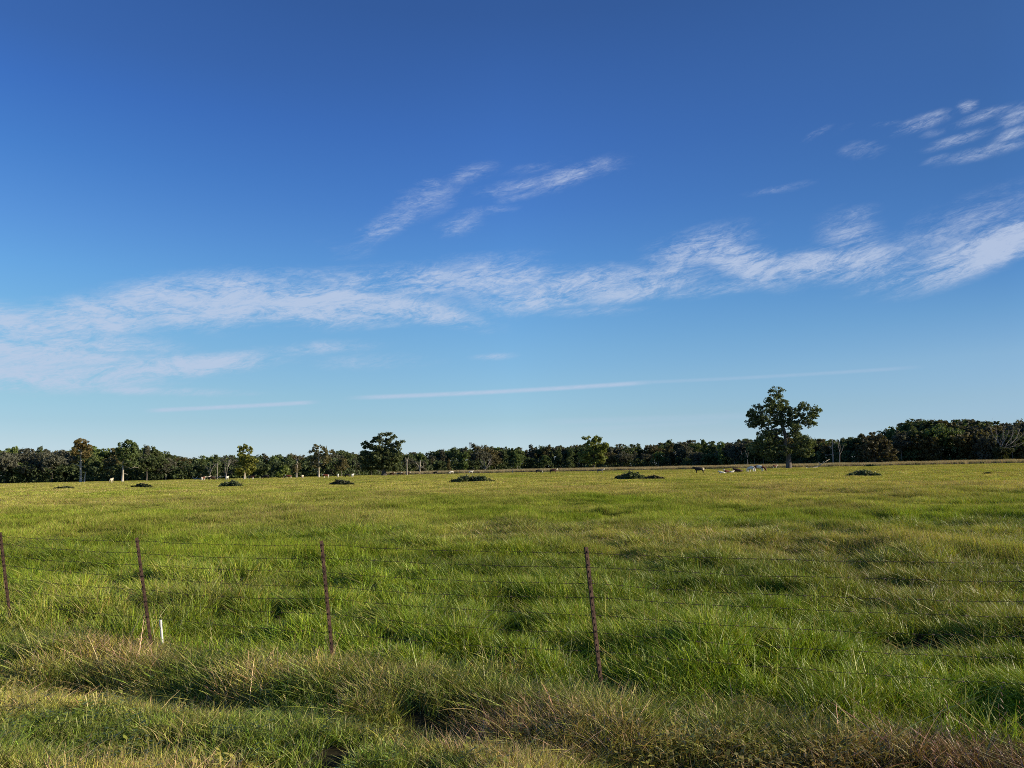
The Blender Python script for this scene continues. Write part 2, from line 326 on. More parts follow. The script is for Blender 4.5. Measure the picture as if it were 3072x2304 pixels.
# ------------------------------------------------------------------ grass tufts (prototypes live outside the scene, instanced by one object)
proto_col = bpy.data.collections.new('tuft_shapes')
GREEN = np.array([1., 1., 1.])
def blades(seed, n, spread, hmin, hmax, wd, lean=.18, bend=.5, segs=3, dry=.1, drycol=(1.75, 1.15, 3.4), bias=(-.22, 0.0), var=.28, tipdry=.25, droop=0.0, heads=0.0, leafw=1.0):
    r = np.random.RandomState(seed); VV = []; FF = []; CC = []; n0 = 0
    for b in range(n):
        a = r.rand() * 6.283; q = spread * math.sqrt(r.rand()); p0 = np.array([q * math.cos(a), q * math.sin(a), -.02])
        h = hmin + (hmax - hmin) * r.rand() ** 1.1; wv = wd * (.6 + .8 * r.rand())
        la = r.rand() * 6.283; d = np.array([math.cos(la), math.sin(la)]) * lean * abs(r.randn()) + np.array(bias) * (.6 + .8 * r.rand())
        bd = np.array([math.cos(la), math.sin(la)]) * bend * r.rand() + np.array(bias) * .8
        fa = r.rand() * 6.283; wdv = np.array([math.cos(fa), math.sin(fa), 0])
        c = GREEN * (1 + .3 * (r.rand(3) - .5) * np.array([1.2, .5, 1.0])) * np.exp(var * 1.1 * r.randn() - .06)
        isdry = r.rand() < dry
        if isdry: c = c * np.array(drycol) * (.6 + .6 * r.rand())
        pts = []
        for i in range(segs + 1):
            u = i / segs
            z = h * (u - droop * u * u * .6)
            xy = d * h * u + bd * h * u * u
            ww = wv * leafw * (1 - u ** 1.6 * .93) * (.65 + .35 * min(1, u * 4))
            cc = p0 + np.array([xy[0], xy[1], z])
            tw = .5 * u; wv2 = np.array([wdv[0] * math.cos(tw) - wdv[1] * math.sin(tw), wdv[0] * math.sin(tw) + wdv[1] * math.cos(tw), 0])
            VV += [cc - wv2 * ww / 2, cc + wv2 * ww / 2]
            tc_ = c * (1 + tipdry * u * np.array([.6, .35, .0])); CC += [tc_, tc_]
        for i in range(segs):
            k = n0 + 2 * i; FF.append((k, k + 1, k + 3, k + 2))
        n0 += 2 * (segs + 1)
        if r.rand() < heads:   # seed head: a slim open panicle of short slivers
            tip = VV[-1]; hc = np.array([1.5, 1.05, 2.4]) * (.7 + .5 * r.rand())
            for q2 in range(6):
                a2 = r.rand() * 6.283; o2 = tip + np.array([0, 0, -.035 * q2 * h / .5]); e2 = o2 + np.array([math.cos(a2) * .016, math.sin(a2) * .016, .02])
                sd = np.array([math.sin(a2), -math.cos(a2), 0]) * .0025
                VV += [o2 - sd, o2 + sd, e2 + sd, e2 - sd]; CC += [hc] * 4; FF.append((n0, n0 + 1, n0 + 2, n0 + 3)); n0 += 4
    return np.array(VV), np.array(FF), np.array(CC)
def weed(seed, n, h, leaf):
    r = np.random.RandomState(seed); VV = []; FF = []; CC = []; k = 0
    for s_ in range(n):
        a = r.rand() * 6.283; base = np.array([math.cos(a), math.sin(a), 0]) * .08 * r.rand(); hh = h * (.5 + .7 * r.rand()); ln_ = (r.rand(2) - .5) * .5
        for q in range(9):
            u = (q + 1) / 9; c0 = base + np.array([ln_[0] * hh * u, ln_[1] * hh * u, hh * u]); a2 = q * 2.4 + r.rand()
            d = np.array([math.cos(a2), math.sin(a2), .25 + .5 * (r.rand() - .5)]); d /= np.linalg.norm(d); sd = np.cross(d, [0, 0, 1]); sd /= np.linalg.norm(sd)
            lf = leaf * (.7 + .6 * r.rand())
            VV += [c0, c0 + d * lf * .5 + sd * lf * .24, c0 + d * lf, c0 + d * lf * .5 - sd * lf * .24]
            c = np.array([1.0, .9, .8]) * (.6 + .6 * r.rand()); CC += [c] * 4; FF.append((k, k + 1, k + 2, k + 3)); k += 4
        sd = np.array([.003, 0, 0]); top = base + np.array([ln_[0] * hh, ln_[1] * hh, hh])
        VV += [base - sd, base + sd, top + sd, top - sd]; CC += [np.array([1.15, .85, 1.5])] * 4; FF.append((k, k + 1, k + 2, k + 3)); k += 4
    return np.array(VV), np.array(FF), np.array(CC)
PROTO = {}; plist = []
def add_proto(kind, data):
    V_, F_, C_ = data
    C4 = np.concatenate([C_, np.ones((len(C_), 1))], 1)
    me = mesh_np('tuft', V_, F_, [M_FAR if kind in ('far', 'mid', 'tall') else M_GRASS], [('Col', 'FLOAT_COLOR', 'POINT', C4)])
    idx = len(plist); ob = bpy.data.objects.new('tuft_%03d' % idx, me); proto_col.objects.link(ob); plist.append(ob)
    PROTO.setdefault(kind, []).append(idx)
for i in range(14): add_proto('lush', blades(100 + i, 15, .075, .12, .34, .0115, .30, .55, 4, .05, tipdry=.25, var=.30, bias=(-.12, 0)))
for i in range(10): add_proto('lushw', blades(200 + i, 9, .10, .20, .42, .0115, .34, .75, 5, .10, tipdry=.3, heads=.1, var=.25, bias=(-.15, 0), droop=.2))
for i in range(8): add_proto('fringe', blades(250 + i, 13, .09, .12, .40, .0095, .36, .45, 5, .16, tipdry=.4, heads=.05, var=.35, bias=(-.06, -.02), droop=.1))
for i in range(10): add_proto('short', blades(300 + i, 18, .075, .05, .15, .0080, .42, .6, 3, .10, bias=(-.06, -.02), tipdry=.4, droop=.1, var=.35))
for i in range(8): add_proto('straw', blades(400 + i, 9, .09, .08, .22, .0048, .6, .6, 3, .6, drycol=(1.7, 1.2, 3.0), bias=(-.1, 0), droop=.2))
for i in range(6): add_proto('long', blades(500 + i, 4, .07, .22, .55, .012, .4, .8, 6, .25, bias=(-.08, 0), droop=.4, tipdry=.5))
for i in range(5): add_proto('stalk', blades(600 + i, 2, .08, .3, .6, .0055, .5, .3, 4, .7, drycol=(1.8, 1.35, 3.0), bias=(-.1, 0), heads=.5))
for i in range(5): add_proto('weed', weed(700 + i, 6, .16, .042))
for i in range(10): add_proto('mid', blades(800 + i, 40, .26, .10, .32, .018, .3, .5, 3, .10, tipdry=.3, heads=.10, var=.25, bias=(-.12, 0)))
for i in range(8): add_proto('far', blades(900 + i, 60, .55, .10, .34, .045, .28, .3, 2, .12, tipdry=.3, var=.25))
for i in range(5): add_proto('tall', blades(950 + i, 60, .8, .5, 1.15, .05, .22, .3, 2, .6, drycol=(1.25, 1.05, 1.2)))

def scatter(name, x, y, kinds, sxy, sz, tint, label, lean=None, zoff=0, spin=0):
    n = len(x); V_ = np.stack([x, y, gz(x, y) + zoff], 1)
    rot = np.zeros((n, 3)); rot[:, 2] = rs.randn(n) * (.7 + spin) if spin < 2 else rs.rand(n) * 6.283
    if lean is not None: rot[:, 1] = lean
    me = bpy.data.meshes.new(name); me.vertices.add(n); me.vertices.foreach_set('co', V_.astype(np.float32).ravel())
    def A(nm, ty, arr):
        a = me.attributes.new(nm, ty, 'POINT'); key = 'color' if 'COLOR' in ty else ('vector' if ty == 'FLOAT_VECTOR' else 'value'); a.data.foreach_set(key, np.asarray(arr, np.int32 if ty == 'INT' else np.float32).ravel())
    A('idx', 'INT', kinds); A('rot', 'FLOAT_VECTOR', rot); A('scl', 'FLOAT_VECTOR', np.stack([sxy, sxy, sz], 1)); A('tint', 'FLOAT_COLOR', np.concatenate([tint, np.ones((n, 1))], 1))
    o = obj(name, me); md = o.modifiers.new('tufts', 'NODES')
    g = bpy.data.node_groups.new('tufts', 'GeometryNodeTree'); g.interface.new_socket('Geometry', in_out='INPUT', socket_type='NodeSocketGeometry'); g.interface.new_socket('Geometry', in_out='OUTPUT', socket_type='NodeSocketGeometry')
    nd = g.nodes.new; gi = nd('NodeGroupInput'); go = nd('NodeGroupOutput'); ip = nd('GeometryNodeInstanceOnPoints'); ci = nd('GeometryNodeCollectionInfo'); ci.inputs['Collection'].default_value = proto_col
    ci.inputs['Separate Children'].default_value = True; ci.inputs['Reset Children'].default_value = True
    def na(nm, ty):
        q = nd('GeometryNodeInputNamedAttribute'); q.data_type = ty; q.inputs['Name'].default_value = nm; return q.outputs['Attribute']
    gl = g.links.new; gl(gi.outputs[0], ip.inputs['Points']); gl(ci.outputs[0], ip.inputs['Instance']); ip.inputs['Pick Instance'].default_value = True
    gl(na('idx', 'INT'), ip.inputs['Instance Index']); e2r = nd('FunctionNodeEulerToRotation'); gl(na('rot', 'FLOAT_VECTOR'), e2r.inputs[0]); gl(e2r.outputs[0], ip.inputs['Rotation']); gl(na('scl', 'FLOAT_VECTOR'), ip.inputs['Scale'])
    gl(ip.outputs[0], go.inputs[0]); md.node_group = g
    tag(o, label, None, None, 'stuff'); return o
def pick(kind_names, probs, n):
    """probs: (n,k) weights"""
    P_ = np.asarray(probs, float); P_ = P_ / P_.sum(1, keepdims=True); c = P_.cumsum(1); u = rs.rand(n, 1); k = (u > c).sum(1).clip(0, len(kind_names) - 1)
    o = np.zeros(n, int)
    for i, nm in enumerate(kind_names):
        m = k == i; o[m] = np.array(PROTO[nm])[rs.randint(0, len(PROTO[nm]), m.sum())]
    return o, k
def wedge(n, d0, d1, power=0.0, half=40.5, extra=1.2):
    """points in the widened view wedge; density ~ d**power per unit area"""
    u = rs.rand(n); e = power + 2
    d = (d0 ** e + u * (d1 ** e - d0 ** e)) ** (1 / e) if abs(e) > 1e-3 else d0 * (d1 / d0) ** u
    a = np.radians((rs.rand(n) * 2 - 1) * half); x = d * np.sin(a) + (rs.rand(n) * 2 - 1) * extra * 0; y = d * np.cos(a)
    return x, y, d
def pasture_tint(x, y):
    d = np.hypot(x, y)
    n1 = fb(x / 7, y / 11, 21, 4); n2 = fb(x / 2.0, y / 2.6, 33, 3); n3 = fb(x / 45, y / 60, 51, 4)
    yel = np.clip(sm(d, 11, 75) * .85 + (n1 - .5) * 1.5 + (n3 - .5) * .9 * sm(d, 25, 60), 0, 1)
    # drier seeding patch to the right, 13-26 m out
    dry = np.exp(-(((x - 8.5) / 5.5) ** 2 + ((y - 17.5) / 3.0) ** 2)) * .6 + np.exp(-(((x - 5) / 3) ** 2 + ((y - 21) / 1.6) ** 2)) * .4
    yel = np.clip(yel + dry, 0, 1)
    g = np.array([.205, .305, .023]); yl = np.array([.40, .415, .092]); br = np.array([.40, .345, .135])
    c = g[None] * (1 - yel[:, None]) + yl[None] * yel[:, None]
    b = np.clip((fb(x / 5, y / 9, 77, 4) - .52) * 4, 0, 1) * sm(d, 12, 30) * .28
    c = c * (1 - b[:, None]) + br[None] * b[:, None]
    c = c * (.55 + .75 * n2)[:, None] * (.72 + .56 * rs.rand(len(x)))[:, None]
    lush = dark_green_dip(x, y)[:, None]; c = c * (1 - lush * .75) + np.array([.05, .10, .016]) * lush * .75  # blends the grass along the dipped strip towards one darker green
    return c
def gap(x, y): return .6 * vnoise(x / .30, y / .34, 131) + .4 * vnoise(x / .11, y / .12, 137)
# pasture, near: single tufts
x, y, d = wedge(120000, 5.0, 26, -1.15); s = fence_s(x, y)
k = (s > .05 + (rs.rand(len(x)) - .5) * .5) & (gap(x, y) > .46 * (1 - .45 * sm(d, 16, 26)) + .14 * (rs.rand(len(x)) - .5)); x, y, d, s = x[k], y[k], d[k], s[k]
tall = .5 * fb(x / 2.4, y / 2.4, 91, 3) + .5 * vnoise(x / .55, y / .65, 92); hol = hollow(x, y)
nn = len(x); kn, kk = pick(['lush', 'lushw', 'long', 'stalk'], np.stack([np.full(nn, .72), .25 + .6 * (tall > .55), np.full(nn, .012), np.full(nn, .01)], 1), nn)
sz = (.22 + 1.45 * tall) * np.clip(1 - 2.2 * hol, .35, 1) * (.85 + .3 * rs.rand(nn))
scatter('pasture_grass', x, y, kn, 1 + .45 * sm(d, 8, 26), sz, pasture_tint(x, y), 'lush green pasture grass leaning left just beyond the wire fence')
# pasture, middle and far: wider clumps
x, y, d = wedge(80000, 17, 75, -1.3); tall = fb(x / 2.2, y / 3, 91, 3); hol = hollow(x, y); nn = len(x)
kn, kk = pick(['mid'], np.ones((nn, 1)), nn)
x2, y2, d2 = wedge(75000, 55, 470, -1.45); tall2 = fb(x2 / 6, y2 / 9, 91, 3); n2 = len(x2); kn2, _ = pick(['far'], np.ones((n2, 1)), n2)
X_ = np.concatenate([x, x2]); Y_ = np.concatenate([y, y2])
sxy = np.concatenate([.8 + .8 * sm(d, 20, 75), .8 + 1.6 * sm(d2, 60, 300)]); szz = np.concatenate([(.15 + 1.7 * tall) * np.clip(1 - 2.2 * hol, .35, 1), .22 + 1.0 * tall2]) * (.85 + .3 * rs.rand(nn + n2))
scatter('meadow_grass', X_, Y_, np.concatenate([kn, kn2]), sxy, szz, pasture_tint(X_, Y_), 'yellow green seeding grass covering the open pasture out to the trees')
# verge and the unmown fringe along the fence
x, y, d = wedge(120000, 3.0, 13.5, -.7, 44); s = fence_s(x, y); k = (s < .25 + (rs.rand(len(x)) - .5) * .5) & (gap(x, y) > .39 + .14 * (rs.rand(len(x)) - .5)); x, y, d, s = x[k], y[k], d[k], s[k]; nn = len(x)
fr = np.exp(-((s + .45) / .55) ** 2); cl_ = fb(x / .6, y / .6, 61, 3); br = fb(x / 1.4, y / 1.2, 65, 3)
right = sm(x, .5, 3.0) * sm(-s, .3, .8)
nr_ = sm(d, 5.2, 6.2)
pr = np.stack([.9 * (1 - fr) + .1, .14 + .35 * (br > .56) + .05 * fr, .9 * fr + .10 * cl_, (.034 * fr + .002) * nr_, .014 * fr * nr_, .015 + .7 * right * (cl_ > .45)], 1)
kn, kk = pick(['short', 'straw', 'fringe', 'long', 'stalk', 'weed'], pr, nn)
szv = (.75 + .7 * cl_) * np.where(kk == 2, .36 + .34 * fr, 1) * np.where(kk == 3, .45 + .4 * fr, 1) * np.where((kk < 2), 1 + .5 * fr, 1)
szv = szv * (1 - .35 * np.exp(-((s + 1.35) / .25) ** 2))
gcol = np.array([.185, .275, .036]); ycol = np.array([.42, .43, .10]); bcol = np.array([.35, .31, .11])
yy = np.clip((cl_ - .42) * 3, 0, 1)[:, None]; bb = (np.clip((br - .59) * 4, 0, 1) * (.5 + .4 * right))[:, None]
rdry = (np.exp(-((x - 2.3) / 1.1) ** 2 - ((y - 4.6) / .75) ** 2) + .8 * np.exp(-((x - 3.6) / .9) ** 2 - ((y - 5.3) / .5) ** 2) + .5 * np.exp(-((x + .2) / .5) ** 2 - ((y - 5.9) / .4) ** 2))[:, None] * (.5 + .8 * br[:, None])
tv = (gcol * (1 - yy) + ycol * yy) * (1 - bb) + bcol * bb
rdry = np.clip(rdry, 0, .9); tv = tv * (1 - rdry) + np.array([.26, .17, .07]) * rdry
tv = tv * (.55 + .8 * rs.rand(nn))[:, None]
scatter('verge_grass', x, y, kn, .9 + .3 * rs.rand(nn), szv, tv, 'rough roadside grass with dry straw and arching blades in front of the fence', spin=3)
# pale tall grass in front of the wood, from the middle to the right
n = 9000; px = 1150 + 1950 * rs.rand(n); dd = 330 + 45 * rs.rand(n) + 60 * sm(2400 - px, 0, 900); r0 = (px - CX) / F
x = r0 * dd; y = dd; tt = np.array([.30, .30, .18]) * (.7 + .6 * fb(x / 9, y / 9, 5, 3))[:, None]
kn, _ = pick(['tall'], np.ones((n, 1)), n)
scatter('tall_dry_grass', x, y, kn, np.full(n, 1.5), .9 + .9 * fb(x / 14, y / 14, 6, 3) + .4 * rs.rand(n), tt, 'strip of tall pale dry grass in front of the dark wood')

# ------------------------------------------------------------------ trees
def clump_leaves(r, C, R, per, size, squash=.8, col=(1, 1, 1), var=.35, shell=.5):
    """C (m,3) centres, R (m,) radii -> leaf quads"""
    m = len(C); n = m * per
    c = np.repeat(C, per, 0); rad = np.repeat(R, per)
    v = r.randn(n, 3); v /= np.linalg.norm(v, axis=1, keepdims=True); q = (shell + (1 - shell) * r.rand(n)) * np.where(r.rand(n) < .12, 1.25, 1)
    p = c + v * (rad * q)[:, None] * np.array([1, 1, squash])
    nrm = v * .6 + r.randn(n, 3) * .7; nrm /= np.linalg.norm(nrm, axis=1, keepdims=True)
    u = np.cross(nrm, r.randn(n, 3)); u /= np.linalg.norm(u, axis=1, keepdims=True); w_ = np.cross(nrm, u)
    sz = size * (.55 + .9 * r.rand(n)); a = u * sz[:, None]; b = w_ * (sz * (.45 + .35 * r.rand(n)))[:, None]
    Vv = np.stack([p - a, p - b, p + a, p + b], 1).reshape(-1, 3); Ff = np.arange(n * 4).reshape(-1, 4)
    cc = np.repeat(1 + var * (r.rand(m) - .5), per)[:, None] * (1 + var * (r.rand(n, 1) - .5)) * np.asarray(col)[None]
    Cc = np.repeat(np.concatenate([cc, np.ones((n, 1))], 1), 4, 0)
    return Vv, Ff, Cc
def skeleton(r, trunk, C, rtop, rbase, twig=.045):
    """trunk: list of pts from base to top; each clump joins the nearest node; returns TB"""
    nodes = [np.array(p, float) for p in trunk]; par = [-1] + list(range(len(trunk) - 1)); cnt = [0] * len(trunk); nt_ = len(trunk)
    order = np.argsort(np.linalg.norm(C - nodes[-1], axis=1))
    leafn = []
    for i in order:
        c = C[i]; P_ = np.array(nodes); dd = np.linalg.norm(P_ - c, axis=1) + np.clip(P_[:, 2] - c[2] + .3, 0, 99) * 1.2
        if nt_ > 2: dd[0] += 99; dd[:nt_ - 2] += 1.0
        j = int(np.argmin(dd)); base = nodes[j]
        mid = (base + c) / 2 + (r.rand(3) - .5) * .25 * np.linalg.norm(c - base); mid[2] += .04 * np.linalg.norm(c - base)
        nodes.append(mid); par.append(j); cnt.append(0); nodes.append(c * .85 + mid * .15); par.append(len(nodes) - 2); cnt.append(1); leafn.append(len(nodes) - 1)
    for i in range(len(nodes) - 1, 0, -1): cnt[par[i]] += cnt[i]
    tot = max(cnt[0], 1)
    rad = [rbase * math.sqrt(max(c, .3) / tot) if i >= nt_ else None for i, c in enumerate(cnt)]
    for i in range(nt_): rad[i] = rbase + (rtop - rbase) * (i / max(nt_ - 1, 1))
    tb = TB(); tb.tube(np.array(trunk), [rad[i] * (1.35 if i == 0 else 1) for i in range(nt_)], 8)
    for i in range(nt_, len(nodes)):
        if cnt[i] == 0: continue
        ra = max(min(rad[par[i]], rad[i] * 1.25) * .85, twig); rb = max(rad[i] * .7, twig * .7)
        tb.tube([nodes[par[i]], nodes[i]], [ra, rb], 5, cap=False)
    return tb
def blob_clumps(r, E, n, rmin, rmax):
    """E: ellipsoids (x,y,z,rx,ry,rz); n clump centres spread by volume, near the shells"""
    E = np.array(E, float); vol = (E[:, 3] * E[:, 5]) ** 1.0; pk = r.choice(len(E), n, p=vol / vol.sum())
    v = r.randn(n, 3); v /= np.linalg.norm(v, axis=1, keepdims=True); q = (.35 + .65 * r.rand(n) ** .6)
    C = E[pk, :3] + v * q[:, None] * E[pk, 3:]; R = rmin + (rmax - rmin) * r.rand(n)
    return C, R
def finish_tree(root, tb, LV, bark, leafmat=None, color=(.06, .08, .03), extra=None):
    tr = obj('trunk', tb.mesh('trunk', bark), root)
    if LV is not None:
        me = mesh_np('crown', LV[0], LV[1], [leafmat or M_LEAF], [('Col', 'FLOAT_COLOR', 'POINT', LV[2])]); c = obj('crown', me, root); c.color = (*color, 1)
    return root
# prototypes of woodland trees, 1 unit = 1 m, about 18 m tall
def proto_tree(seed, hgt, wid, low, nclump, kind):
    r = np.random.RandomState(seed); E = []
    if kind == 'oak':
        for i in range(7):
            a = i * .9 + r.rand(); q = wid * .28 * (.3 + r.rand()); zc = hgt * (low + (1 - low) * (.25 + .5 * r.rand()))
            E.append((q * math.cos(a), q * math.sin(a), zc, wid * .27, wid * .27, hgt * .17))
        E.append((0, 0, hgt * .78, wid * .26, wid * .26, hgt * .2))
    elif kind == 'tall':
        for i in range(7):
            u = i / 6; E.append(((r.rand() - .5) * wid * .35, (r.rand() - .5) * wid * .35, hgt * (low + .06 + (.88 - low) * u), wid * (.36 - .2 * u), wid * (.36 - .2 * u), hgt * .12))
    elif kind == 'bushy':
        for i in range(8):
            a = r.rand() * 6.28; q = wid * .3 * r.rand(); E.append((q * math.cos(a), q * math.sin(a), hgt * (.12 + .7 * r.rand()), wid * .26, wid * .26, hgt * .16))
    C, R = blob_clumps(r, E, int(nclump * 2.1), .45, 1.35)
    trunk = [(0, 0, -.3), (.1 * r.randn(), .1 * r.randn(), hgt * .18), (.25 * r.randn(), .25 * r.randn(), hgt * .36), (.3 * r.randn(), .3 * r.randn(), hgt * .52)]
    tb = skeleton(r, trunk, C, hgt * .012, hgt * .021)
    LV = clump_leaves(r, C, R, 26, .42, .85, var=.5)
    return tb, LV
TREE_W = {}
PT = []
PS = [('oak', 17, 17, .22, 95), ('oak', 16, 15, .2, 85), ('oak', 18, 19, .25, 105), ('tall', 20, 11, .2, 80), ('tall', 19, 10, .15, 75), ('bushy', 15, 13, .05, 90), ('bushy', 14, 12, .04, 85), ('oak', 17, 14, .3, 80), ('tall', 21, 13, .3, 80), ('bushy', 16, 15, .06, 100)]
for i, (kd, hg, wd_, lw, nc) in enumerate(PS):
    tb, LV = proto_tree(40 + i, hg, wd_, lw, nc, kd)
    mt = tb.mesh('trunk', M_BARK if i % 3 else M_DEAD); mc = mesh_np('crown', LV[0], LV[1], [M_LEAF], [('Col', 'FLOAT_COLOR', 'POINT', LV[2])])
    PT.append((kd, hg, wd_, mt, mc))
TOPS = [(-200, 1340), (0, 1345), (80, 1342), (150, 1347), (240, 1345), (300, 1334), (340, 1342), (440, 1340), (480, 1346), (510, 1364), (600, 1365), (680, 1362), (800, 1360), (850, 1358), (900, 1364), (990, 1350), (1050, 1353), (1230, 1355),
        (1300, 1347), (1400, 1342), (1440, 1330), (1480, 1335), (1520, 1342), (1600, 1335), (1700, 1335), (1850, 1327), (1900, 1333), (1950, 1328), (2000, 1323), (2150, 1322), (2240, 1312), (2400, 1308), (2500, 1315), (2560, 1310), (2600, 1299), (2640, 1303),
        (2670, 1292), (2710, 1270), (2750, 1254), (2800, 1262), (2850, 1262), (2900, 1254), (2950, 1268), (3000, 1275), (3050, 1262), (3072, 1256), (3400, 1240)]
DEP = [(-300, 330), (0, 330), (500, 335), (1000, 365), (1300, 470), (1600, 520), (2000, 520), (2300, 450), (2600, 395), (3072, 375), (3400, 370)]
tx = lambda p: float(np.interp(p, [a for a, b in TOPS], [b for a, b in TOPS]))
dx = lambda p: float(np.interp(p, [a for a, b in DEP], [b for a, b in DEP]))
hor = lambda p: 1406 - (p - CX) * math.tan(math.radians(1.16))
rt = random.Random(5)
KL = {'oak': 'broad crowned tree', 'tall': 'tall narrow tree', 'bushy': 'low bushy tree'}
BANDS = [(-999, 0, 'at the far left edge'), (0, 130, 'far left of the rust tinged tree'), (130, 235, 'just left of the rust tinged tree'), (235, 340, 'between the two pale trunked trees'), (340, 440, 'behind the dome topped tree'), (440, 560, 'right of the dome topped tree'),
         (560, 700, 'behind the long pale log'), (700, 800, 'behind the narrow yellow green tree'), (800, 910, 'behind the round bright bush'), (910, 1020, 'behind the white trunked tree'), (1020, 1120, 'behind the round oak, left half'), (1120, 1240, 'behind the round oak, right half'),
         (1240, 1350, 'behind the pale forked snag'), (1350, 1460, 'below the distant mast'), (1460, 1600, 'right of the distant mast'), (1600, 1740, 'behind the black and brown cow pair'), (1740, 1850, 'behind the sunlit olive tree'), (1850, 2000, 'behind the tall bramble mound'),
         (2000, 2130, 'behind the cream rumped cow'), (2130, 2260, 'behind the lying calves'), (2260, 2380, 'behind the huge pecan, left half'), (2380, 2480, 'behind the huge pecan, right half'), (2480, 2580, 'behind the bare twin snags'), (2580, 2680, 'behind the broad brownish tree'),
         (2680, 2790, 'at the left of the tall grove'), (2790, 2900, 'in the middle of the tall grove'), (2900, 3000, 'behind the big bare tree'), (3000, 9999, 'at the right edge')]
def band(p):
    for a, b, s_ in BANDS:
        if a <= p < b: return s_
ROW = ['at the wood front', 'in the second row', 'at the wood back']
def leafcol(p, row):
    g = rt.random()
    left = max(0, 1 - p / 1500)
    base = np.array([.068, .092, .038]) + left * np.array([.032, .034, .010])
    nm = 'dark green'
    if g < .13: base = np.array([.125, .112, .05]) * (.75 + .3 * left); nm = 'brownish green'
    elif g < .4: base = np.array([.105, .108, .078]) * (.8 + .2 * left); nm = 'greyish green'
    elif g < .55: base = base * np.array([1.35, 1.4, 1.1]); nm = 'mid green'
    if p > 2450: base = base * .8
    return tuple(base * 1.3 * (.8 + .4 * rt.random())), nm
def place_tree(p, D, h, row, wscale=1.0, kinds=None):
    i = rt.choice([k for k in range(len(PT)) if kinds is None or PT[k][0] in kinds]); kd, hg, wd_, mt, mc = PT[i]
    X_ = (p - CX) / F * D; y = D
    root = empty('woodland_tree', (X_, y, 0), rt.random() * 6.28); sc_ = h / (hg * .97)
    root.scale = (sc_ * wscale, sc_ * wscale, sc_)
    lc, nm = leafcol(p, row); lb = nm + ' ' + KL[kd] + ' ' + ROW[row] + ', ' + band(p)
    tag(root, lb, 'tree', 'woodland trees: ' + lb)
    a = obj('trunk', mt, root); b = obj('crown', mc, root); b.color = (*lc, 1)
ntree = 0
def hat(p, D, extra=0): return (hor(p) - (tx(p) + extra)) / F * D + H
p = -230
while p < 3330:
    D = dx(p) + 6 + rt.random() * 14
    place_tree(p, D, hat(p, D, 12 + rt.random() * 22 if p < 1300 else 10 + rt.random() * 26), 0, .8 + .4 * rt.random(), None)
    p += (46 if p < 1100 else 36 if p < 2400 else 44) * (.7 + .6 * rt.random())
p = -240
while p < 3340:
    D = dx(p) + 26 + rt.random() * 14
    place_tree(p, D, hat(p, D, 2 + rt.random() * 7), 1, .85 + .4 * rt.random(), ('oak', 'tall') if rt.random() < .8 else None)
    p += 36 * (.7 + .6 * rt.random())
p = -250
while p < 3350:
    D = dx(p) + 48 + rt.random() * 20
    place_tree(p, D, hat(p, D, rt.random() * 8 - 1), 2, .9 + .5 * rt.random(), ('oak', 'bushy'))
    p += 36 * (.7 + .6 * rt.random())
for p in (2690, 2760, 2840, 2905, 2950, 2990, 3045, 1870, 1990, 2050, 480, 1340):
    D = dx(p) + 40 + rt.random() * 8; place_tree(p, D, hat(p, D, 10 + rt.random() * 8), 1, 1.2, ('bushy',))
# undergrowth filling the foot of the wood: one uncountable mass of leaves
r = np.random.RandomState(77); n = 8000; pp = -260 + 3620 * r.rand(n); Dd = np.array([dx(q) for q in pp]) + 8 + 60 * r.rand(n)
C = np.stack([(pp - CX) / F * Dd, Dd, .4 + (7.5 + 5.0 * (pp > 2600)) * r.rand(n) ** 1.5], 1); LV = clump_leaves(r, C, 1.3 + 1.2 * r.rand(n), 26, .5, .8, (1, 1, 1), .5)
me = mesh_np('wood_undergrowth', LV[0], LV[1], [M_LEAF], [('Col', 'FLOAT_COLOR', 'POINT', LV[2])]); o = obj('wood_undergrowth', me); o.color = (.09, .12, .052, 1)
tag(o, 'dark tangled undergrowth along the foot of the wood', None, None, 'stuff')

# ---- trees one can tell apart, each traced at its own distance
def feature(name, label, D, trunk_px, blobs, n, rr_, bark, color, leaf=.36, per=18, rb=.45, rtp=.2, depth=.9, seed=1, group=None, dead=(), cat='tree', squash=.8):
    r = np.random.RandomState(seed); T = np.array([at(a, b, D) for a, b in trunk_px]); base = T[0].copy(); base[2] = 0
    root = empty(name, base.tolist()); T = T - base; T[0][2] = -.3; T[1:, 1] += (r.rand(len(T) - 1) - .5) * .5
    s = D / F; E = []
    for (a, b, rx, ry) in blobs:
        c = at(a, b, D) - base; ryy = min(rx * s * depth, 6.0)
        E.append((c[0], (r.rand() - .5) * 3.0, c[2], rx * s, ryy + .8, ry * s))
    C, R = blob_clumps(r, E, n, *rr_); C[:, 2] = np.maximum(C[:, 2], 1.0)
    tb = skeleton(r, T, C, rtp, rb)
    for path, r0_, r1_ in dead:
        P_ = np.array([at(a, b, D) for a, b in path]) - base; tb.tube(P_, np.linspace(r0_, r1_, len(P_)), 6)
    LV = clump_leaves(r, C, R, per, leaf, squash)
    tag(root, label, cat, group); return finish_tree(root, tb, LV, bark, None, color)
def cv(ox, oy, sc_): return lambda L_: [(ox + a / sc_, oy + b / sc_, *[q / sc_ for q in rest]) for a, b, *rest in L_]
c6 = cv(2180, 1140, 5.53)
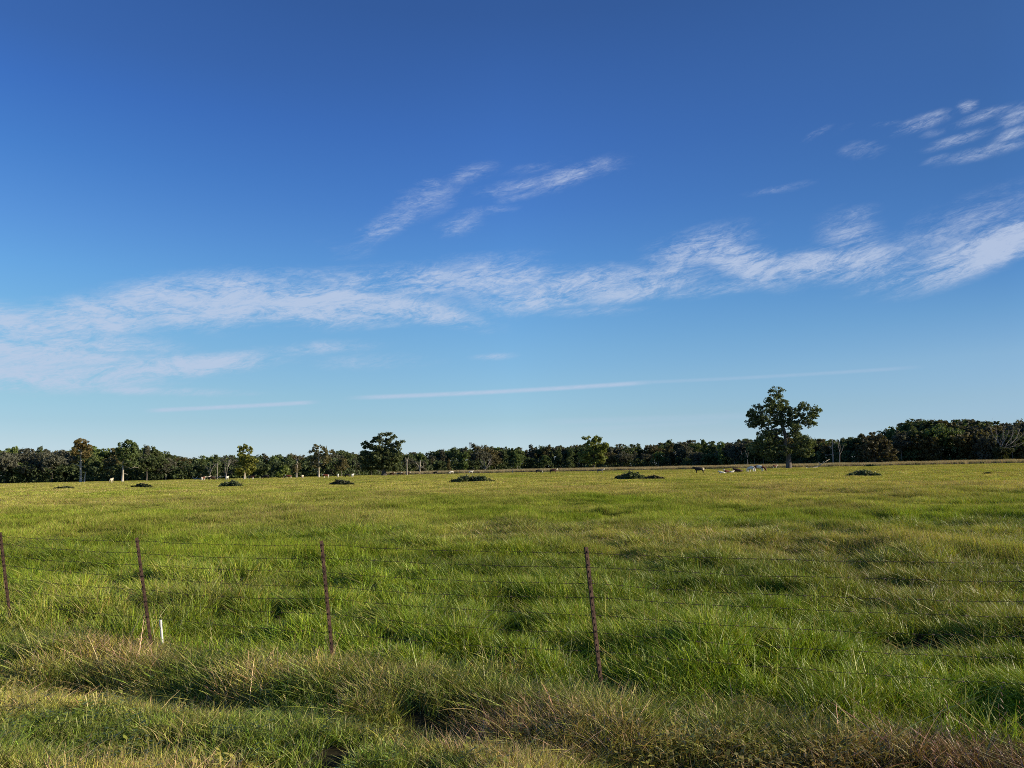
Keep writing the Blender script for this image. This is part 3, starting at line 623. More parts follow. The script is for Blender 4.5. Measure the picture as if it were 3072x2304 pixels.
feature('pecan_tree', 'huge spreading pecan tree with forked leafy crown alone before the wood at right', 290, c6([(1030, 1455), (1022, 1250), (985, 1180), (965, 1080), (975, 950), (950, 820), (900, 700)]),
    c6([(800, 200, 120, 80), (790, 320, 140, 90), (960, 370, 95, 60), (540, 440, 90, 45), (990, 500, 110, 80), (760, 460, 190, 80), (1000, 650, 150, 110), (720, 380, 90, 80), (1080, 760, 110, 80), (480, 640, 130, 100), (600, 550, 160, 100), (390, 560, 90, 75), (420, 710, 100, 90), (620, 700, 150, 100), (850, 520, 150, 110), (880, 680, 130, 90), (1100, 560, 110, 100), (1270, 450, 100, 75), (1450, 540, 105, 110),
        (1300, 620, 140, 100), (1400, 720, 105, 70), (1190, 730, 110, 80), (600, 870, 130, 80), (780, 870, 150, 100), (650, 1010, 200, 110), (850, 1050, 180, 110), (520, 1120, 150, 110), (700, 1190, 200, 100), (1250, 1000, 160, 110), (1200, 1140, 190, 110), (1390, 1050, 130, 110), (1320, 1210, 130, 70), (1100, 880, 110, 90), (760, 1300, 110, 50), (960, 1180, 90, 80)]),
    1250, (.45, 1.0), M_BARK, (.105, .135, .058), .30, 24, .95, .5, .8, 11, dead=[(c6([(990, 1180), (950, 1140)]), .4, .25), (c6([(970, 1060), (990, 900), (975, 850)]), .4, .2), (c6([(975, 990), (1060, 930), (1180, 800), (1210, 700)]), .45, .15), (c6([(960, 900), (880, 700), (780, 650)]), .35, .1), (c6([(960, 850), (900, 560), (820, 440)]), .3, .1)])
c8 = cv(1070, 1280, 9.756)
feature('live_oak', 'big round topped oak with dark trunk left of mid frame, sky gaps in its crown', 345, c8([(800, 1435), (810, 1300), (800, 1150), (780, 950), (770, 760)]),
    c8([(880, 220, 200, 55), (600, 320, 110, 50), (1080, 300, 90, 60), (680, 430, 140, 80), (880, 430, 120, 120), (470, 430, 70, 50), (250, 510, 100, 70), (430, 580, 150, 80), (210, 600, 70, 45), (1170, 480, 100, 60), (1340, 440, 55, 35), (1040, 590, 120, 70), (1230, 620, 90, 130), (700, 650, 230, 100), (950, 760, 240, 120), (560, 820, 240, 100), (250, 770, 190, 65), (300, 950, 240, 140), (700, 980, 280, 160), (1050, 950, 250, 160), (1230, 850, 105, 160), (900, 1180, 290, 110), (500, 1150, 270, 110), (1150, 1190, 150, 90), (260, 1180, 150, 100)]),
    900, (.5, 1.1), M_BARK, (.11, .135, .058), .34, 24, 1.0, .5, .8, 12)
c1 = cv(220, 1300, 10.37)
feature('bald_cypress', 'tall tree with bright bare trunk and rust tinged sparse crown at the far left', 298, c1([(230, 1540), (228, 1300), (232, 1000), (235, 730), (235, 500), (230, 330)]),
    c1([(230, 250, 150, 60), (90, 310, 60, 45), (360, 270, 60, 50), (300, 360, 100, 50), (420, 470, 130, 80), (480, 640, 150, 100), (360, 740, 110, 50), (130, 580, 130, 100), (90, 880, 100, 60), (470, 400, 70, 35), (150, 430, 90, 60), (400, 880, 60, 40)]),
    110, (.5, .95), M_PALE, (.17, .135, .05), .38, 18, .42, .22, .9, 13, dead=[(c1([(230, 1030), (110, 980), (0, 950)]), .18, .08), (c1([(235, 1050), (330, 1020)]), .15, .07), (c1([(340, 1530), (360, 1330), (395, 1190)]), .28, .12)])
feature('dome_topped_tree', 'pale trunked tree with dense dark dome crown and bare side limbs at left', 300, c1([(1525, 1515), (1540, 1250), (1550, 1000), (1560, 700), (1600, 480)]),
    c1([(1540, 330, 130, 80), (1720, 280, 140, 60), (1860, 370, 120, 80), (1470, 500, 80, 70), (1600, 430, 140, 60), (1700, 560, 230, 100), (1900, 560, 120, 100), (1750, 720, 260, 120), (1500, 740, 90, 100), (1860, 900, 210, 130), (1700, 960, 140, 90)]),
    150, (.55, 1.1), M_PALE, (.11, .15, .052), .38, 22, .45, .25, .9, 14, dead=[(c1([(1560, 1270), (1620, 1250), (1700, 1300)]), .13, .05), (c1([(1560, 1040), (1690, 1050), (1790, 1100), (1880, 1060), (2030, 1060)]), .16, .05), (c1([(1700, 1050), (1740, 980), (1810, 920)]), .1, .04), (c1([(1850, 1070), (1950, 980)]), .1, .04)])
c2 = cv(600, 1260, 3.568)
feature('yellow_green_tree', 'narrow upright yellow green tree with white trunk base standing before the wood at left', 300, c2([(475, 632), (476, 560), (480, 450), (470, 330)]),
    c2([(475, 288, 45, 26), (440, 320, 22, 22), (528, 320, 26, 30), (480, 375, 58, 45), (490, 440, 80, 55), (425, 535, 45, 32), (470, 550, 85, 45), (530, 510, 60, 55), (590, 430, 50, 35)]), 140, (.5, 1.0), M_PALE, (.20, .21, .045), .42, 22, .38, .15, .9, 15)
feature('pale_trunk_tree', 'sparse greyish tree with white lower trunk left of the big round oak', 325, c2([(1272, 622), (1272, 570), (1270, 480), (1275, 400), (1265, 310)]),
    c2([(1245, 285, 42, 32), (1320, 298, 32, 25), (1180, 335, 38, 22), (1270, 360, 75, 40), (1380, 345, 60, 40), (1200, 430, 55, 45), (1340, 430, 65, 50), (1250, 490, 55, 30)]), 110, (.5, .95), M_PALE, (.15, .14, .065), .38, 16, .42, .18, .9, 16, dead=[(c2([(1272, 465), (1310, 466), (1345, 464)]), .15, .08)])
feature('vine_covered_tree', 'dying tree with vine wrapped trunk and pinkish grey bare limbs left of centre', 335, c2([(1033, 605), (1035, 540), (1040, 470), (1040, 430)]),
    c2([(1035, 520, 12, 50), (1040, 470, 20, 20), (1000, 400, 40, 20), (1080, 400, 40, 25)]), 34, (.4, .7), M_DEAD, (.11, .095, .035), .28, 14, .35, .2, .9, 17, dead=[(c2([(1040, 440), (1000, 400), (975, 370)]), .14, .05), (c2([(1040, 440), (1060, 400), (1080, 365)]), .14, .05), (c2([(1040, 440), (1030, 390), (1020, 360)]), .12, .04), (c2([(1050, 430), (1100, 400)]), .12, .04), (c2([(1035, 490), (980, 490)]), .1, .05)])
feature('round_shrub', 'rounded bright green bush at the wood edge right of the yellow green tree', 300, c2([(890, 618), (890, 590), (890, 560)]), c2([(890, 545, 58, 50), (870, 580, 50, 25), (915, 570, 40, 30)]), 70, (.5, .9), M_BARK, (.14, .18, .045), .4, 20, .2, .1, .9, 18, cat='shrub')
c3 = cv(1200, 1260, 3.568)
feature('sunlit_tree', 'leafy tree with sunlit olive crown rising above the wood at mid frame', 440, c3([(2076, 528), (2076, 480), (2072, 400), (2065, 300)]),
    c3([(1995, 200, 40, 30), (2100, 205, 50, 35), (2060, 270, 85, 50), (2140, 320, 70, 60), (1985, 370, 80, 50), (2100, 400, 110, 60), (2060, 460, 80, 40), (2180, 280, 60, 40), (2170, 420, 60, 50), (1950, 420, 40, 40)]), 230, (.7, 1.4), M_BARK, (.17, .20, .05), .55, 20, .6, .3, .9, 19)
c5 = cv(2400, 1220, 3.292)
feature('broad_edge_tree', 'broad brownish tree with low hanging crown right of the leaning dead log', 372, c5([(738, 572), (738, 500), (735, 430), (730, 380)]),
    c5([(690, 285, 60, 25), (620, 300, 50, 30), (790, 310, 70, 35), (720, 350, 130, 50), (860, 360, 60, 50), (680, 420, 90, 50), (820, 440, 110, 50), (880, 500, 70, 40), (680, 490, 50, 35), (760, 500, 60, 35)]), 230, (.55, 1.2), M_BARK, (.085, .078, .045), .5, 18, .5, .25, .9, 20)
def snag(name, label, D, trunk, limbs, r0_, seed, ivy=None, nt=14, cat='dead tree', twl=1.6, group=None, mat=None):
    r = np.random.RandomState(seed); T = np.array([at(a, b, D) for a, b in trunk]); base = T[0].copy(); base[2] = 0; T -= base; T[0][2] = -.3
    root = empty(name, base.tolist()); tb = TB(); tb.tube(T, np.linspace(r0_, r0_ * .45, len(T)), 8)
    for lb in limbs:
        P_ = np.array([at(a, b, D) for a, b in lb]) - base; P_[1:, 1] += (r.rand() - .5) * 2.5 * np.linspace(.3, 1, len(P_) - 1); tb.tube(P_, np.linspace(r0_ * .45, r0_ * .16, len(P_)), 6)
        for k in range(nt // 3):
            u = r.rand() * (len(P_) - 1); i = min(int(u), len(P_) - 2); q = P_[i] + (P_[i + 1] - P_[i]) * (u - i); dirv = (P_[-1] - P_[0]) / (np.linalg.norm(P_[-1] - P_[0]) + 1e-6) + r.randn(3) * .55 + np.array([0, 0, .3])
            e = q + dirv / np.linalg.norm(dirv) * twl * (.4 + r.rand()); tb.tube([q, (q + e) / 2 + r.randn(3) * .1, e], [r0_ * .16, r0_ * .12, r0_ * .08], 4)
    obj('trunk', tb.mesh('trunk', mat or M_DEAD), root)
    if ivy:
        E = []
        for (a, b, rx, ry) in ivy: c = at(a, b, D) - base; E.append((c[0], 0, c[2], rx * D / F, rx * D / F, ry * D / F))
        C, R = blob_clumps(r, E, 90, .5, 1.0); C[:, 2] = np.maximum(C[:, 2], .4); LV = clump_leaves(r, C, R, 18, .42)
        ob = obj('crown', mesh_np('crown', LV[0], LV[1], [M_LEAF], [('Col', 'FLOAT_COLOR', 'POINT', LV[2])]), root); ob.color = (.045, .055, .025, 1)
    tag(root, label, cat, group); return root
snag('dead_tree', 'large bare grey tree with wide dead limbs and ivy clad trunk at the right edge', 350, c5([(1990, 565), (1990, 480), (1985, 410)]),
    [c5(q) for q in ([(1985, 420), (2050, 380), (2130, 340), (2210, 260)], [(1985, 420), (2060, 400), (2150, 390), (2240, 330)], [(1985, 410), (1955, 320), (1940, 220)], [(1985, 410), (2010, 320), (2008, 215)], [(1960, 360), (1900, 270), (1865, 180)], [(2030, 380), (2090, 300), (2100, 230)], [(2080, 370), (2150, 300), (2180, 220)], [(1985, 400), (2040, 300), (2060, 240)])], .22, 31,
    ivy=c5([(1990, 490, 55, 50), (1975, 440, 70, 35), (2040, 440, 60, 25)]), nt=40, twl=3.2)
snag('dead_tree', 'bare grey snag with short side twigs between the pecan and the broad brownish tree', 372, c5([(328, 565), (325, 480), (320, 400), (318, 320)]), [c5(q) for q in ([(322, 420), (285, 390)], [(325, 470), (270, 480), (250, 470)], [(320, 380), (350, 350), (355, 330)])], .35, 32, nt=12)
snag('dead_tree', 'forked thin bare snag just right of the single trunk snag by the pecan', 380, c5([(385, 520), (392, 460), (390, 430)]), [c5(q) for q in ([(392, 450), (378, 400), (372, 350)], [(392, 450), (398, 390), (392, 340)], [(395, 470), (415, 430), (420, 380)])], .25, 33, nt=9)
snag('dead_tree', 'pale forked snag alone against the dark wood right of the big round oak', 400, c3([(212, 560), (212, 515), (218, 470), (222, 430)]), [c3(q) for q in ([(212, 515), (190, 480), (172, 455)], [(214, 515), (240, 508), (270, 520)], [(230, 510), (250, 495)])], .34, 34, nt=9, mat=M_PALE)
snag('dead_tree', 'thin pale dead trunk between the log pile and the narrow yellow green tree', 318, c2([(187, 605), (184, 540), (185, 475)]), [c2(q) for q in ([(184, 490), (170, 465)], [(186, 500), (175, 505), (160, 480)], [(186, 480), (190, 460)])], .25, 35, nt=6)
snag('dead_tree', 'pair of grey bare limbs forking from one base left of the narrow yellow green tree', 312, c2([(278, 622), (275, 590)]), [c2(q) for q in ([(270, 600), (265, 540), (275, 490), (270, 450)], [(282, 600), (290, 540), (305, 480), (320, 430)], [(300, 500), (330, 440)])], .3, 36, nt=12)
snag('dead_tree', 'low spreading grey bare tree fanning out below the distant mast', 455, c3([(915, 548), (915, 520)]), [c3(q) for q in ([(915, 520), (890, 480), (860, 450)], [(915, 520), (905, 470), (900, 430)], [(915, 520), (940, 480), (965, 440)], [(915, 525), (950, 500), (990, 450)], [(915, 525), (880, 510), (855, 495)], [(940, 480), (975, 410)])], .35, 37, nt=18, twl=2.5)
snag('dead_tree', 'slim white Y shaped snag beside the right flank of the big round oak', 352, c8([(1470, 1180), (1468, 1080), (1472, 1000)]), [c8(q) for q in ([(1470, 1020), (1440, 960), (1425, 930)], [(1472, 1010), (1495, 960), (1500, 930)])], .28, 38, nt=6, mat=M_PALE)
snag('dead_tree', 'bare pale tree among the greenery beyond the low log pile at left', 322, c2([(110, 610), (105, 570)]), [c2(q) for q in ([(107, 580), (125, 530), (150, 490)], [(105, 580), (85, 540), (80, 500)], [(120, 550), (100, 500)])], .25, 39, nt=9)
snag('dead_tree', 'small bare forked snag low in the wood just left of the huge pecan', 400, cv(1800, 1260, 3.568)([(1580, 480), (1580, 420)]), [cv(1800, 1260, 3.568)(q) for q in ([(1580, 400), (1560, 350), (1548, 320)], [(1580, 400), (1585, 350)], [(1520, 370), (1500, 330)])], .25, 40, nt=6)
# fallen timber
def logs(label, D, sticks, seed, group=None):
    r = np.random.RandomState(seed); b = np.array([at(*sticks[0][0], D)]).mean(0); b[2] = 0; tb = TB()
    for st in sticks:
        P_ = np.array([at(a, c, D + (r.rand() - .5) * 2) for a, c in st]) - b; P_[:, 2] = np.maximum(P_[:, 2], .12); tb.tube(P_, np.linspace(.24, .09, len(P_)), 6)
    o = obj('fallen_log', tb.mesh('fallen_log', M_PALE), loc=b.tolist()); tag(o, label, 'log', group)
logs('bleached dead branches leaning up from the dry grass right of the pecan trunk', 295, [c5(q) for q in ([(130, 612), (180, 590), (235, 552), (290, 520)], [(205, 575), (180, 545)], [(60, 605), (110, 602), (175, 596)], [(235, 552), (228, 540)])], 1)
logs('bleached fallen branches with upturned ends in front of the wood at left, leftmost of three', 300, [cv(0, 1260, 3.568)(q) for q in ([(2060, 610), (2080, 632), (2130, 630), (2200, 628)], [(2085, 636), (2120, 600)], [(2130, 630), (2190, 640)])], 2)
logs('long low pale log lying in front of the wood between two dead trees at left', 305, [c2(q) for q in ([(40, 612), (120, 610), (190, 612)], [(90, 612), (120, 595)])], 3)
logs('pale broken branch propped on the ground beside the forked grey dead tree at left', 302, [c2(q) for q in ([(190, 614), (225, 612), (265, 598)], [(205, 612), (225, 590)])], 4)

# ---- weedy mounds in the pasture
def mound(label, px_, py_, hw, hp, seed, color, lobes=1, name='weed_mound', cat='bush', leaf=.10):
    g = ground_at(px_, py_); D = g[1]; s = D / F; r = np.random.RandomState(seed); root = empty(name, (g[0], g[1], float(gz(g[0], g[1]))))
    E = []
    W = hw * s; Hh = hp * s * 1.05 + .14
    for i in range(3 + 2 * lobes):
        u = (i / (2 + 2 * lobes)) * 2 - 1; E.append((u * W * .72, (r.rand() - .5) * W * .4, Hh * .1, W * .36, W * .34, Hh * (.95 - .5 * u * u) * (.8 + .3 * r.rand()) * (1 if lobes == 1 or abs(u) > .2 else .7)))
    C, R = blob_clumps(r, E, int(150 + hw * 5), .10, .26); C[:, 2] = np.abs(C[:, 2])
    LV = clump_leaves(r, C, R, 26, leaf, .8, (1, 1, 1), .8); me = mesh_np('foliage', LV[0], LV[1], [M_BUSH], [('Col', 'FLOAT_COLOR', 'POINT', LV[2])]); f = obj('foliage', me, root); f.color = (*color, 1)
    tb = TB()
    for k in range(50):
        u = (r.rand() * 2 - 1) * .95; h_ = Hh * (1 - u * u * .8) * (.8 + .55 * r.rand()); b0 = np.array([u * W, (r.rand() - .5) * W * .5, 0]); tb.tube([b0, b0 + [(r.rand() - .5) * .3, 0, h_ * .6], b0 + [(r.rand() - .5) * .8, (r.rand() - .5) * .4, h_]], [.02, .015, .008], 4)
    obj('stem', tb.mesh('stem', M_BARK), root); tag(root, label, cat, 'weedy mounds in the pasture')
dk = (.115, .145, .06)
mound('low grassy hump at the far left of the pasture, first of the mounds', 192, 1468, 30, 7, 1, (.07, .085, .03))
mound('small flat dark weed patch right of the far left hump', 425, 1464, 30, 10, 2, (.045, .06, .022))
mound('rounded dark weed mound in front of the narrow yellow green tree', 695, 1461, 36, 16, 3, dk)
mound('peaked dull green mound left of the two humped bramble bush', 1024, 1456, 36, 14, 4, (.05, .062, .026))
mound('wide two humped dark bramble mound at mid pasture below grazing cattle', 1417, 1447, 64, 19, 5, dk, 2)
mound('tall dark bramble mound with thin twigs on top, right of mid frame', 1893, 1440, 42, 24, 6, dk)
mound('small black clump at the left foot of the tall bramble mound', 1856, 1438, 10, 9, 7, (.02, .028, .014))
mound('brownish low weeds at the right foot of the tall bramble mound', 1962, 1441, 28, 12, 8, (.065, .062, .03))
mound('low wide dark bramble mound far right, below the broad brownish tree', 2588, 1431, 46, 16, 9, dk)
mound('tiny dark weed tuft in the pasture near the right edge', 2962, 1425, 14, 4, 10, (.05, .06, .025))
mound('dark low bush in the pale dry grass below the broad brownish tree', 2610, 1400, 20, 7, 11, dk)
mound('tiny dark bush at the dry grass strip above the tall bramble mound, left of two', 1829, 1409, 5, 5, 12, dk)
mound('tiny dark bush at the dry grass strip above the tall bramble mound, right of two', 1845, 1409, 6, 5, 13, dk)
mound('dark weedy bush at the dry grass strip above the black cow with the white rump', 2078, 1406, 14, 7, 14, dk)

# ------------------------------------------------------------------ cattle
def coatmat(name, c, rough=.7): return noisy(name, tuple(q * .8 for q in c), c, 3.0, rough)
CO = {'black': coatmat('black_hide', (.022, .018, .016)), 'brown': coatmat('brown_hide', (.15, .045, .022)), 'white': coatmat('white_hide', (.74, .70, .58)), 'grey': coatmat('grey_hide', (.12, .11, .10)), 'dark': coatmat('dark_brown_hide', (.06, .024, .016)), 'cream': coatmat('cream_hide', (.62, .55, .38))}
def cow_base(pose):
    if pose == 'lie':
        P_ = [(-.65, 0, .42, .33), (0, 0, .42, .38), (.55, 0, .50, .32), (.9, .05, .72, .19), (1.12, .1, .86, .14), (1.38, .15, .74, .085)]
        legs = [((.5, .22, .3, .13), (.85, .34, .14, .09), (.55, .42, .07, .06)), ((.5, -.22, .3, .13), (.9, -.3, .14, .09), (.65, -.4, .07, .06)), ((-.6, .25, .3, .18), (-.2, .42, .2, .12), (-.6, .52, .08, .06)), ((-.6, -.25, .3, .18), (-.2, -.42, .2, .12), (-.6, -.5, .08, .06))]
        tail = [(-1.0, .1, .4, .05), (-1.1, .3, .1, .04)]; ears = [(1.05, .28, .94, .04), (1.05, -.1, .94, .04)]
    else:
        P_ = [(-.75, 0, 1.08, .31), (0, 0, 1.02, .37), (.6, 0, 1.06, .32)]
        P_ += [(.95, 0, 1.2, .19), (1.2, 0, 1.36, .14), (1.47, 0, 1.2, .085)] if pose == 'stand' else [(.98, 0, .88, .19), (1.2, 0, .48, .14), (1.3, 0, .16, .085)]
        legs = [((.6, .19, .75, .14), (.62, .2, .42, .08), (.62, .2, .04, .065)), ((.6, -.19, .75, .14), (.55, -.2, .42, .08), (.52, -.2, .04, .065)), ((-.72, .21, .8, .19), (-.82, .22, .44, .085), (-.74, .22, .04, .065)), ((-.72, -.21, .8, .19), (-.88, -.22, .44, .085), (-.84, -.22, .04, .065))]
        tail = [(-1.05, 0, 1.12, .05), (-1.12, 0, .55, .045)]; h_ = P_[4]; ears = [(h_[0] - .06, .2, h_[2] + .1, .04), (h_[0] - .06, -.2, h_[2] + .1, .04)]
    V_ = list(P_); Ed = [(i, i + 1) for i in range(5)]
    for a, b in ((2, 0), (2, 1), (0, 2), (0, 3)):
        k = len(V_); V_ += list(legs[b]); Ed += [(a, k), (k, k + 1), (k + 1, k + 2)]
    k = len(V_); V_ += tail; Ed += [(0, k), (k, k + 1)]; k = len(V_); V_ += ears; Ed += [(4, k), (4, k + 1)]
    me = bpy.data.meshes.new('cow_cage'); me.from_pydata([v[:3] for v in V_], Ed, []); o = bpy.data.objects.new('cow_cage', me); COL.objects.link(o)
    sk = o.modifiers.new('skin', 'SKIN'); sk.use_smooth_shade = True
    for i, v in enumerate(V_): me.skin_vertices[0].data[i].radius = (v[3] * 1.13, v[3] * 1.13)
    me.skin_vertices[0].data[0].use_root = True
    ss = o.modifiers.new('sub', 'SUBSURF'); ss.levels = 1; ss.render_levels = 1
    bpy.context.view_layer.update(); dg = bpy.context.evaluated_depsgraph_get(); m2 = bpy.data.meshes.new_from_object(o.evaluated_get(dg)); bpy.data.objects.remove(o); return m2
COWB = {k: cow_base(k) for k in ('stand', 'graze', 'lie')}
def cow(label, px_, py_, pose, heading, main, face=None, belly=None, rump=None, size=1.0, patch=None, name='cow'):
    me = COWB[pose].copy(); me.name = name; mats = [main, face or main, belly or main, rump or main, patch or main]; me.materials.clear()
    for q in mats: me.materials.append(CO[q])
    hx = {'stand': (1.0, 1.05), 'graze': (1.02, -9), 'lie': (.95, .6)}[pose]
    for p_ in me.polygons:
        c = p_.center; k = 0
        if c.x > hx[0] and c.z > hx[1]: k = 1
        elif c.z < (.72 if pose != 'lie' else .2) and c.x < 1.0: k = 2
        elif c.x < -.72: k = 3
        elif patch and abs(c.x - .1) < .35 and c.y < 0 and c.z > .8: k = 4
        p_.material_index = k
    me.polygons.foreach_set("use_smooth", [True] * len(me.polygons))
    g = ground_at(px_, py_); o = obj(name, me, loc=(g[0], g[1], float(gz(g[0], g[1])) + .02)); o.rotation_euler = (0, 0, math.radians(heading)); o.scale = (size,) * 3
    tag(o, label, 'cow' if name == 'cow' else name, 'cattle grazing across the pasture'); return o
Lh, Rh, A_, T_ = 180, 0, 90, 270   # facing left, right, away, towards
cow('black cow with white face seen from the side, left of a pair at mid frame', 1617, 1421, 'graze', 10, 'black', 'white', None, None, 1.15)
cow('dark brown cow with white face facing right, right of a pair at mid frame', 1660, 1421, 'stand', 5, 'dark', 'white', None, None, 1.2)
cow('grey cow with bright white head facing right above the tall bramble mound', 1801, 1420, 'stand', 0, 'grey', 'white', None, None, 1.0)
cow('black cow with cream rump walking left, right of the tall bramble mound', 2098, 1421, 'stand', 178, 'black', None, None, 'cream', 1.1)
cow('red and white calf lying in the grass, middle of the lying group', 2182, 1419, 'lie', 200, 'brown', 'white', 'white', None, .9, name='calf')
cow('white calf lying flat at the left end of the lying group', 2166, 1420, 'lie', 185, 'white', None, None, None, .75, name='calf')
cow('small white calf lying at the right end of the lying group', 2195, 1419, 'lie', 10, 'white', None, None, None, .6, name='calf')
cow('dark brown cow lying down left of the standing white cow', 2215, 1417, 'lie', 180, 'dark', None, None, None, 1.1)
cow('white cow standing seen from behind, left of the stocky red bull', 2254, 1417, 'graze', 115, 'white', None, None, None, 1.15)
cow('stocky red brown bull with white patch and white legs facing right', 2278, 1416, 'graze', 330, 'brown', 'brown', 'white', None, 1.3, patch='white', name='bull')
cow('red and white calf standing left of the pecan trunk', 2325, 1405, 'stand', 20, 'brown', 'white', 'white', None, 1.0, name='calf')
cow('black cow with white muzzle grazing leftwards below the distant mast', 1449, 1419, 'graze', 185, 'black', 'white', None, None, 1.2)
cow('cream white cow standing left of the grazing black cow with white muzzle', 1413, 1421, 'stand', 10, 'white', None, None, None, 1.0)
cow('white cow grazing alone left of the two humped bramble mound top', 1354, 1422, 'graze', 210, 'white', None, None, None, 1.1)
cow('black cow grazing between the pale snag and the lone white grazer', 1307, 1423, 'graze', 175, 'black', None, None, 'grey', 1.1)
cow('dark brown cow with pale face below the pale forked snag', 1223, 1425, 'stand', 10, 'dark', 'white', None, None, 1.0)
cow('blackish cow close to the right of the big round oak, rightmost of three there', 1204, 1426, 'graze', 175, 'dark', None, None, None, 1.0)
cow('black cow with white rump right of the big round oak, middle of three there', 1197, 1427, 'stand', 0, 'black', 'white', None, 'white', 1.0)
cow('dark cow with white muzzle right of the big round oak, leftmost of three there', 1176, 1427, 'stand', 0, 'dark', 'white', None, None, 1.0)
cow('white cow seen end on just left of the big round oak', 1058, 1431, 'stand', 80, 'white', None, None, None, .95)
cow('black cow between two white cows left of the big round oak', 1041, 1432, 'graze', 180, 'black', None, None, None, 1.0)
cow('small white cow right of the sparse tree with the white lower trunk', 1014, 1432, 'stand', 100, 'white', None, None, None, .95)
cow('white and brown cow close to the right of the white lower trunk', 978, 1434, 'stand', 200, 'brown', 'white', 'white', 'white', 1.0)
cow('cream cow with dark face facing the camera left of the white lower trunk', 907, 1435, 'graze', 265, 'cream', 'dark', None, None, .95)
cow('white faced brown cow beside the rounded bright green bush', 866, 1436, 'stand', 190, 'brown', 'white', 'white', None, 1.0)
cow('black cow in the shade left of the rounded bright green bush, grazing', 846, 1435, 'graze', 180, 'black', None, None, None, 1.2)
cow('black cow grazing right of the narrow yellow green tree, nearer the green bush', 797, 1437, 'graze', 180, 'black', None, None, None, 1.2)
cow('dark brown cow with pale legs just right of the narrow yellow green tree', 754, 1439, 'stand', 0, 'dark', None, 'white', None, 1.0)
cow('white cow seen from behind between the log pile and the narrow yellow green tree', 681, 1440, 'stand', 90, 'white', None, None, None, 1.0)
cow('dark brown cow right of the long low pale log', 634, 1441, 'graze', 0, 'dark', None, None, None, 1.05)
cow('brown and white cow seen from behind left of the dark brown log side cow', 609, 1442, 'stand', 80, 'brown', 'white', 'white', 'white', 1.0)
cow('pale grey cow standing under the trees between the two pale trunked trees', 334, 1449, 'stand', 100, 'cream', None, None, None, 1.15)

# ------------------------------------------------------------------ barbed wire fence
fence = empty('wire_fence', (0.64, 6.6, 0)); fl = Vector((0.64, 6.6, 0))
tag(fence, 'barbed wire fence on leaning rusty steel posts along the verge', 'fence')
SC = 0.7 / 0.65
post_px = [((0, 1597), (24, 1800), 9.03 * SC), ((410, 1613), (441, 1841), 7.88 * SC), ((964, 1622), (994, 1930), 6.99 * SC), ((1759, 1641), (1802, 2034), 6.12 * SC)]
posts = []
for (a, b, D) in post_px:
    T_p = at(*a, D); B_p = at(*b, D); u = (B_p - T_p); u /= -u[2]; zb = float(gz(B_p[0], B_p[1])) - .15; base = T_p + u * (T_p[2] - zb); posts.append((T_p, base))
def ext(p, q, k): return (p[0] + (p[0] - q[0]) * k, p[1] + (p[1] - q[1]) * k)
posts.insert(0, ext(posts[0], posts[1], 1.0)); posts.insert(0, ext(posts[0], posts[1], 1.0))
d43 = (posts[-1][0] - posts[-2][0]); n1 = posts[-1][0] + d43 * 1.22; n1b = posts[-1][1] + d43 * 1.22; posts.append((n1, n1b)); posts.append((n1 + d43 * 1.1, n1b + d43 * 1.1))
POSTO = []
for i, (tp, bp) in enumerate(posts):
    r = np.random.RandomState(300 + i); ax = tp - bp; Ln = np.linalg.norm(ax); ax /= Ln
    fn = np.array([math.cos(math.radians(-62)), math.sin(math.radians(-62)), 0]); fn -= ax * fn.dot(ax); fn /= np.linalg.norm(fn); sd = np.cross(ax, fn)
    R_ = np.stack([sd, fn, ax], 1); tb = TB(); mid = (tp + bp) / 2 - np.array(fl)
    tb.box(mid, (.033, .006, Ln), R_); tb.box(mid - fn * .0185, (.007, .031, Ln - .004), R_)
    k = 0.04
    while k < Ln - .1:   # studs along the flange
        tb.box(tp - ax * k - np.array(fl) + fn * .005, (.010, .005, .020), R_); k += .055
    POSTO.append(obj('post', tb.mesh('post', M_RUST, False), fence))
drops = [.045, .155, .29, .425, .555, .70, .86]
for wi, dp in enumerate(drops):
    r = np.random.RandomState(900 + wi); pts = []
    for i, (tp, bp) in enumerate(posts):
        ax = (bp - tp) / np.linalg.norm(bp - tp); dd = dp + (r.rand() - .5) * .03
        q = tp + ax * dd - np.array(fl) + np.array([.02, -.02, 0]); pts.append(q)
    full = []
    for i in range(len(pts) - 1):
        sag = .012 + .02 * r.rand()
        for u in np.linspace(0, 1, 16, endpoint=False):
            q = pts[i] * (1 - u) + pts[i + 1] * u; q = q + np.array([0, 0, -sag * 4 * u * (1 - u) + .003 * r.randn() * (u > 0)]); full.append(q)
    full.append(pts[-1]); full = np.array(full); tb = TB(); tb.tube(full, .0016, 5)
    seg = np.linalg.norm(np.diff(full, axis=0), axis=1); cum = np.concatenate([[0], seg.cumsum()]); k = .05
    while k < cum[-1]:
        q = np.array([np.interp(k, cum, full[:, j]) for j in range(3)]); 
        for z_ in range(2):
            v = r.randn(3); v /= np.linalg.norm(v); tb.tube([q - v * .013, q + v * .013], [.0012, .0012], 3, cap=False)
        tb.tube([q - np.array([.008, -.0035, 0]), q + np.array([.008, -.0035, 0])], [.0034, .0034], 5)
        k += .115 + .02 * r.rand()
    obj('wire', tb.mesh('wire', M_WIRE), fence)
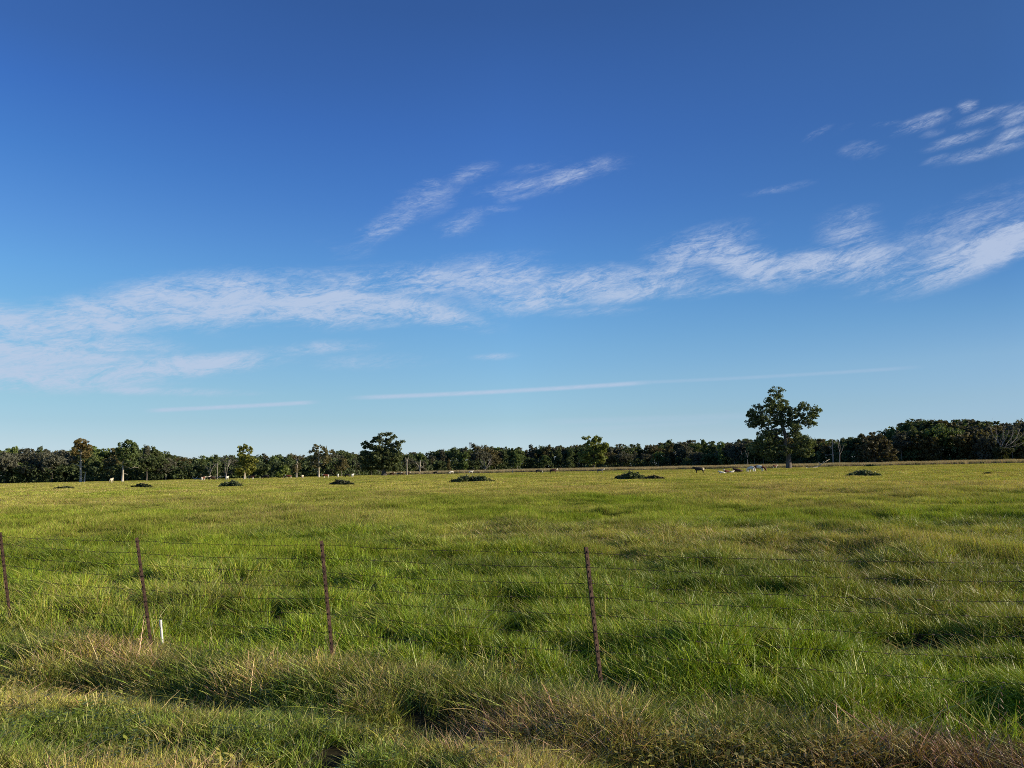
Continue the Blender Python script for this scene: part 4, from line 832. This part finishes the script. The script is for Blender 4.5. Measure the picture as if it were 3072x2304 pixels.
# wire ties on the posts in view
for (tp, bp), po in zip(posts[2:6], POSTO[2:6]):
    ax = (bp - tp) / np.linalg.norm(bp - tp); tb = TB()
    for dp in drops:
        c = tp + ax * dp - np.array(fl); a = np.linspace(0, 6.28, 11); tb.tube(np.stack([c[0] + .026 * np.cos(a), c[1] + .026 * np.sin(a), c[2] + .012 * np.sin(a * 1.5)], 1), .0016, 4, cap=False)
    obj('wire_tie', tb.mesh('wire_tie', M_WIRE), po)
# white stake
a = at(481, 1861, 8.6); b = at(486, 1916, 8.6); u = (b - a) / -(b - a)[2]; zb = float(gz(a[0], a[1])) - .08; b = a + u * (a[2] - zb)
b3 = np.array(b); tb = TB(); tb.tube(np.array([a - b3, b - b3])[::-1], [.0135, .0135], 14); tb.tube(np.array([a - b3 - (a - b) / np.linalg.norm(a - b) * .045, a - b3 + np.array([0, 0, .004])]), [.016, .016], 14)
tag(obj('plastic_stake', tb.mesh('plastic_stake', M_PVC, False), loc=b.tolist()), 'short white plastic pipe stake sticking out of the grass beside a rusty post', 'stake')
# white marker post at the far edge of the pasture
g = at(1537, 1411, 330); tb = TB(); tb.box((0, 0, .75), (.28, .28, 1.9)); tb.box((0, 0, 1.73), (.34, .34, .08)); tag(obj('marker_post', tb.mesh('marker_post', M_PALE, False), loc=(g[0], g[1], 0)), 'small white post in the dry grass strip left of a black and brown cattle pair', 'post')
# distant lattice mast
D = 900.; tpx = at(1411, 1327, D); tb = TB(); ht = tpx[2]
for (sx, sy) in ((-.9, -.9), (.9, -.9), (0, .9)): tb.tube([(sx, sy, -.5), (sx, sy, ht)], [.16, .14], 6)
z = 0; k = 0
while z < ht - 1.5:
    P3 = [(-.9, -.9), (.9, -.9), (0, .9)]
    for i in range(3):
        a_, b_ = P3[i], P3[(i + 1) % 3]; tb.tube([(a_[0], a_[1], z), (b_[0], b_[1], z + 1.5)], [.07, .07], 4, cap=False)
    z += 1.5; k += 1
mast = obj('radio_mast', tb.mesh('radio_mast', M_STEEL), loc=(tpx[0], D, 0)); tag(mast, 'thin grey lattice mast rising far behind the wood', 'mast')
tb = TB()
for q in ((-1.3, -1.2), (1.3, -1.2), (0, 1.4)): tb.box((q[0], q[1], ht - 1.2), (.5, .3, 2.2))
obj('antenna', tb.mesh('antenna', M_STEEL, False), mast)
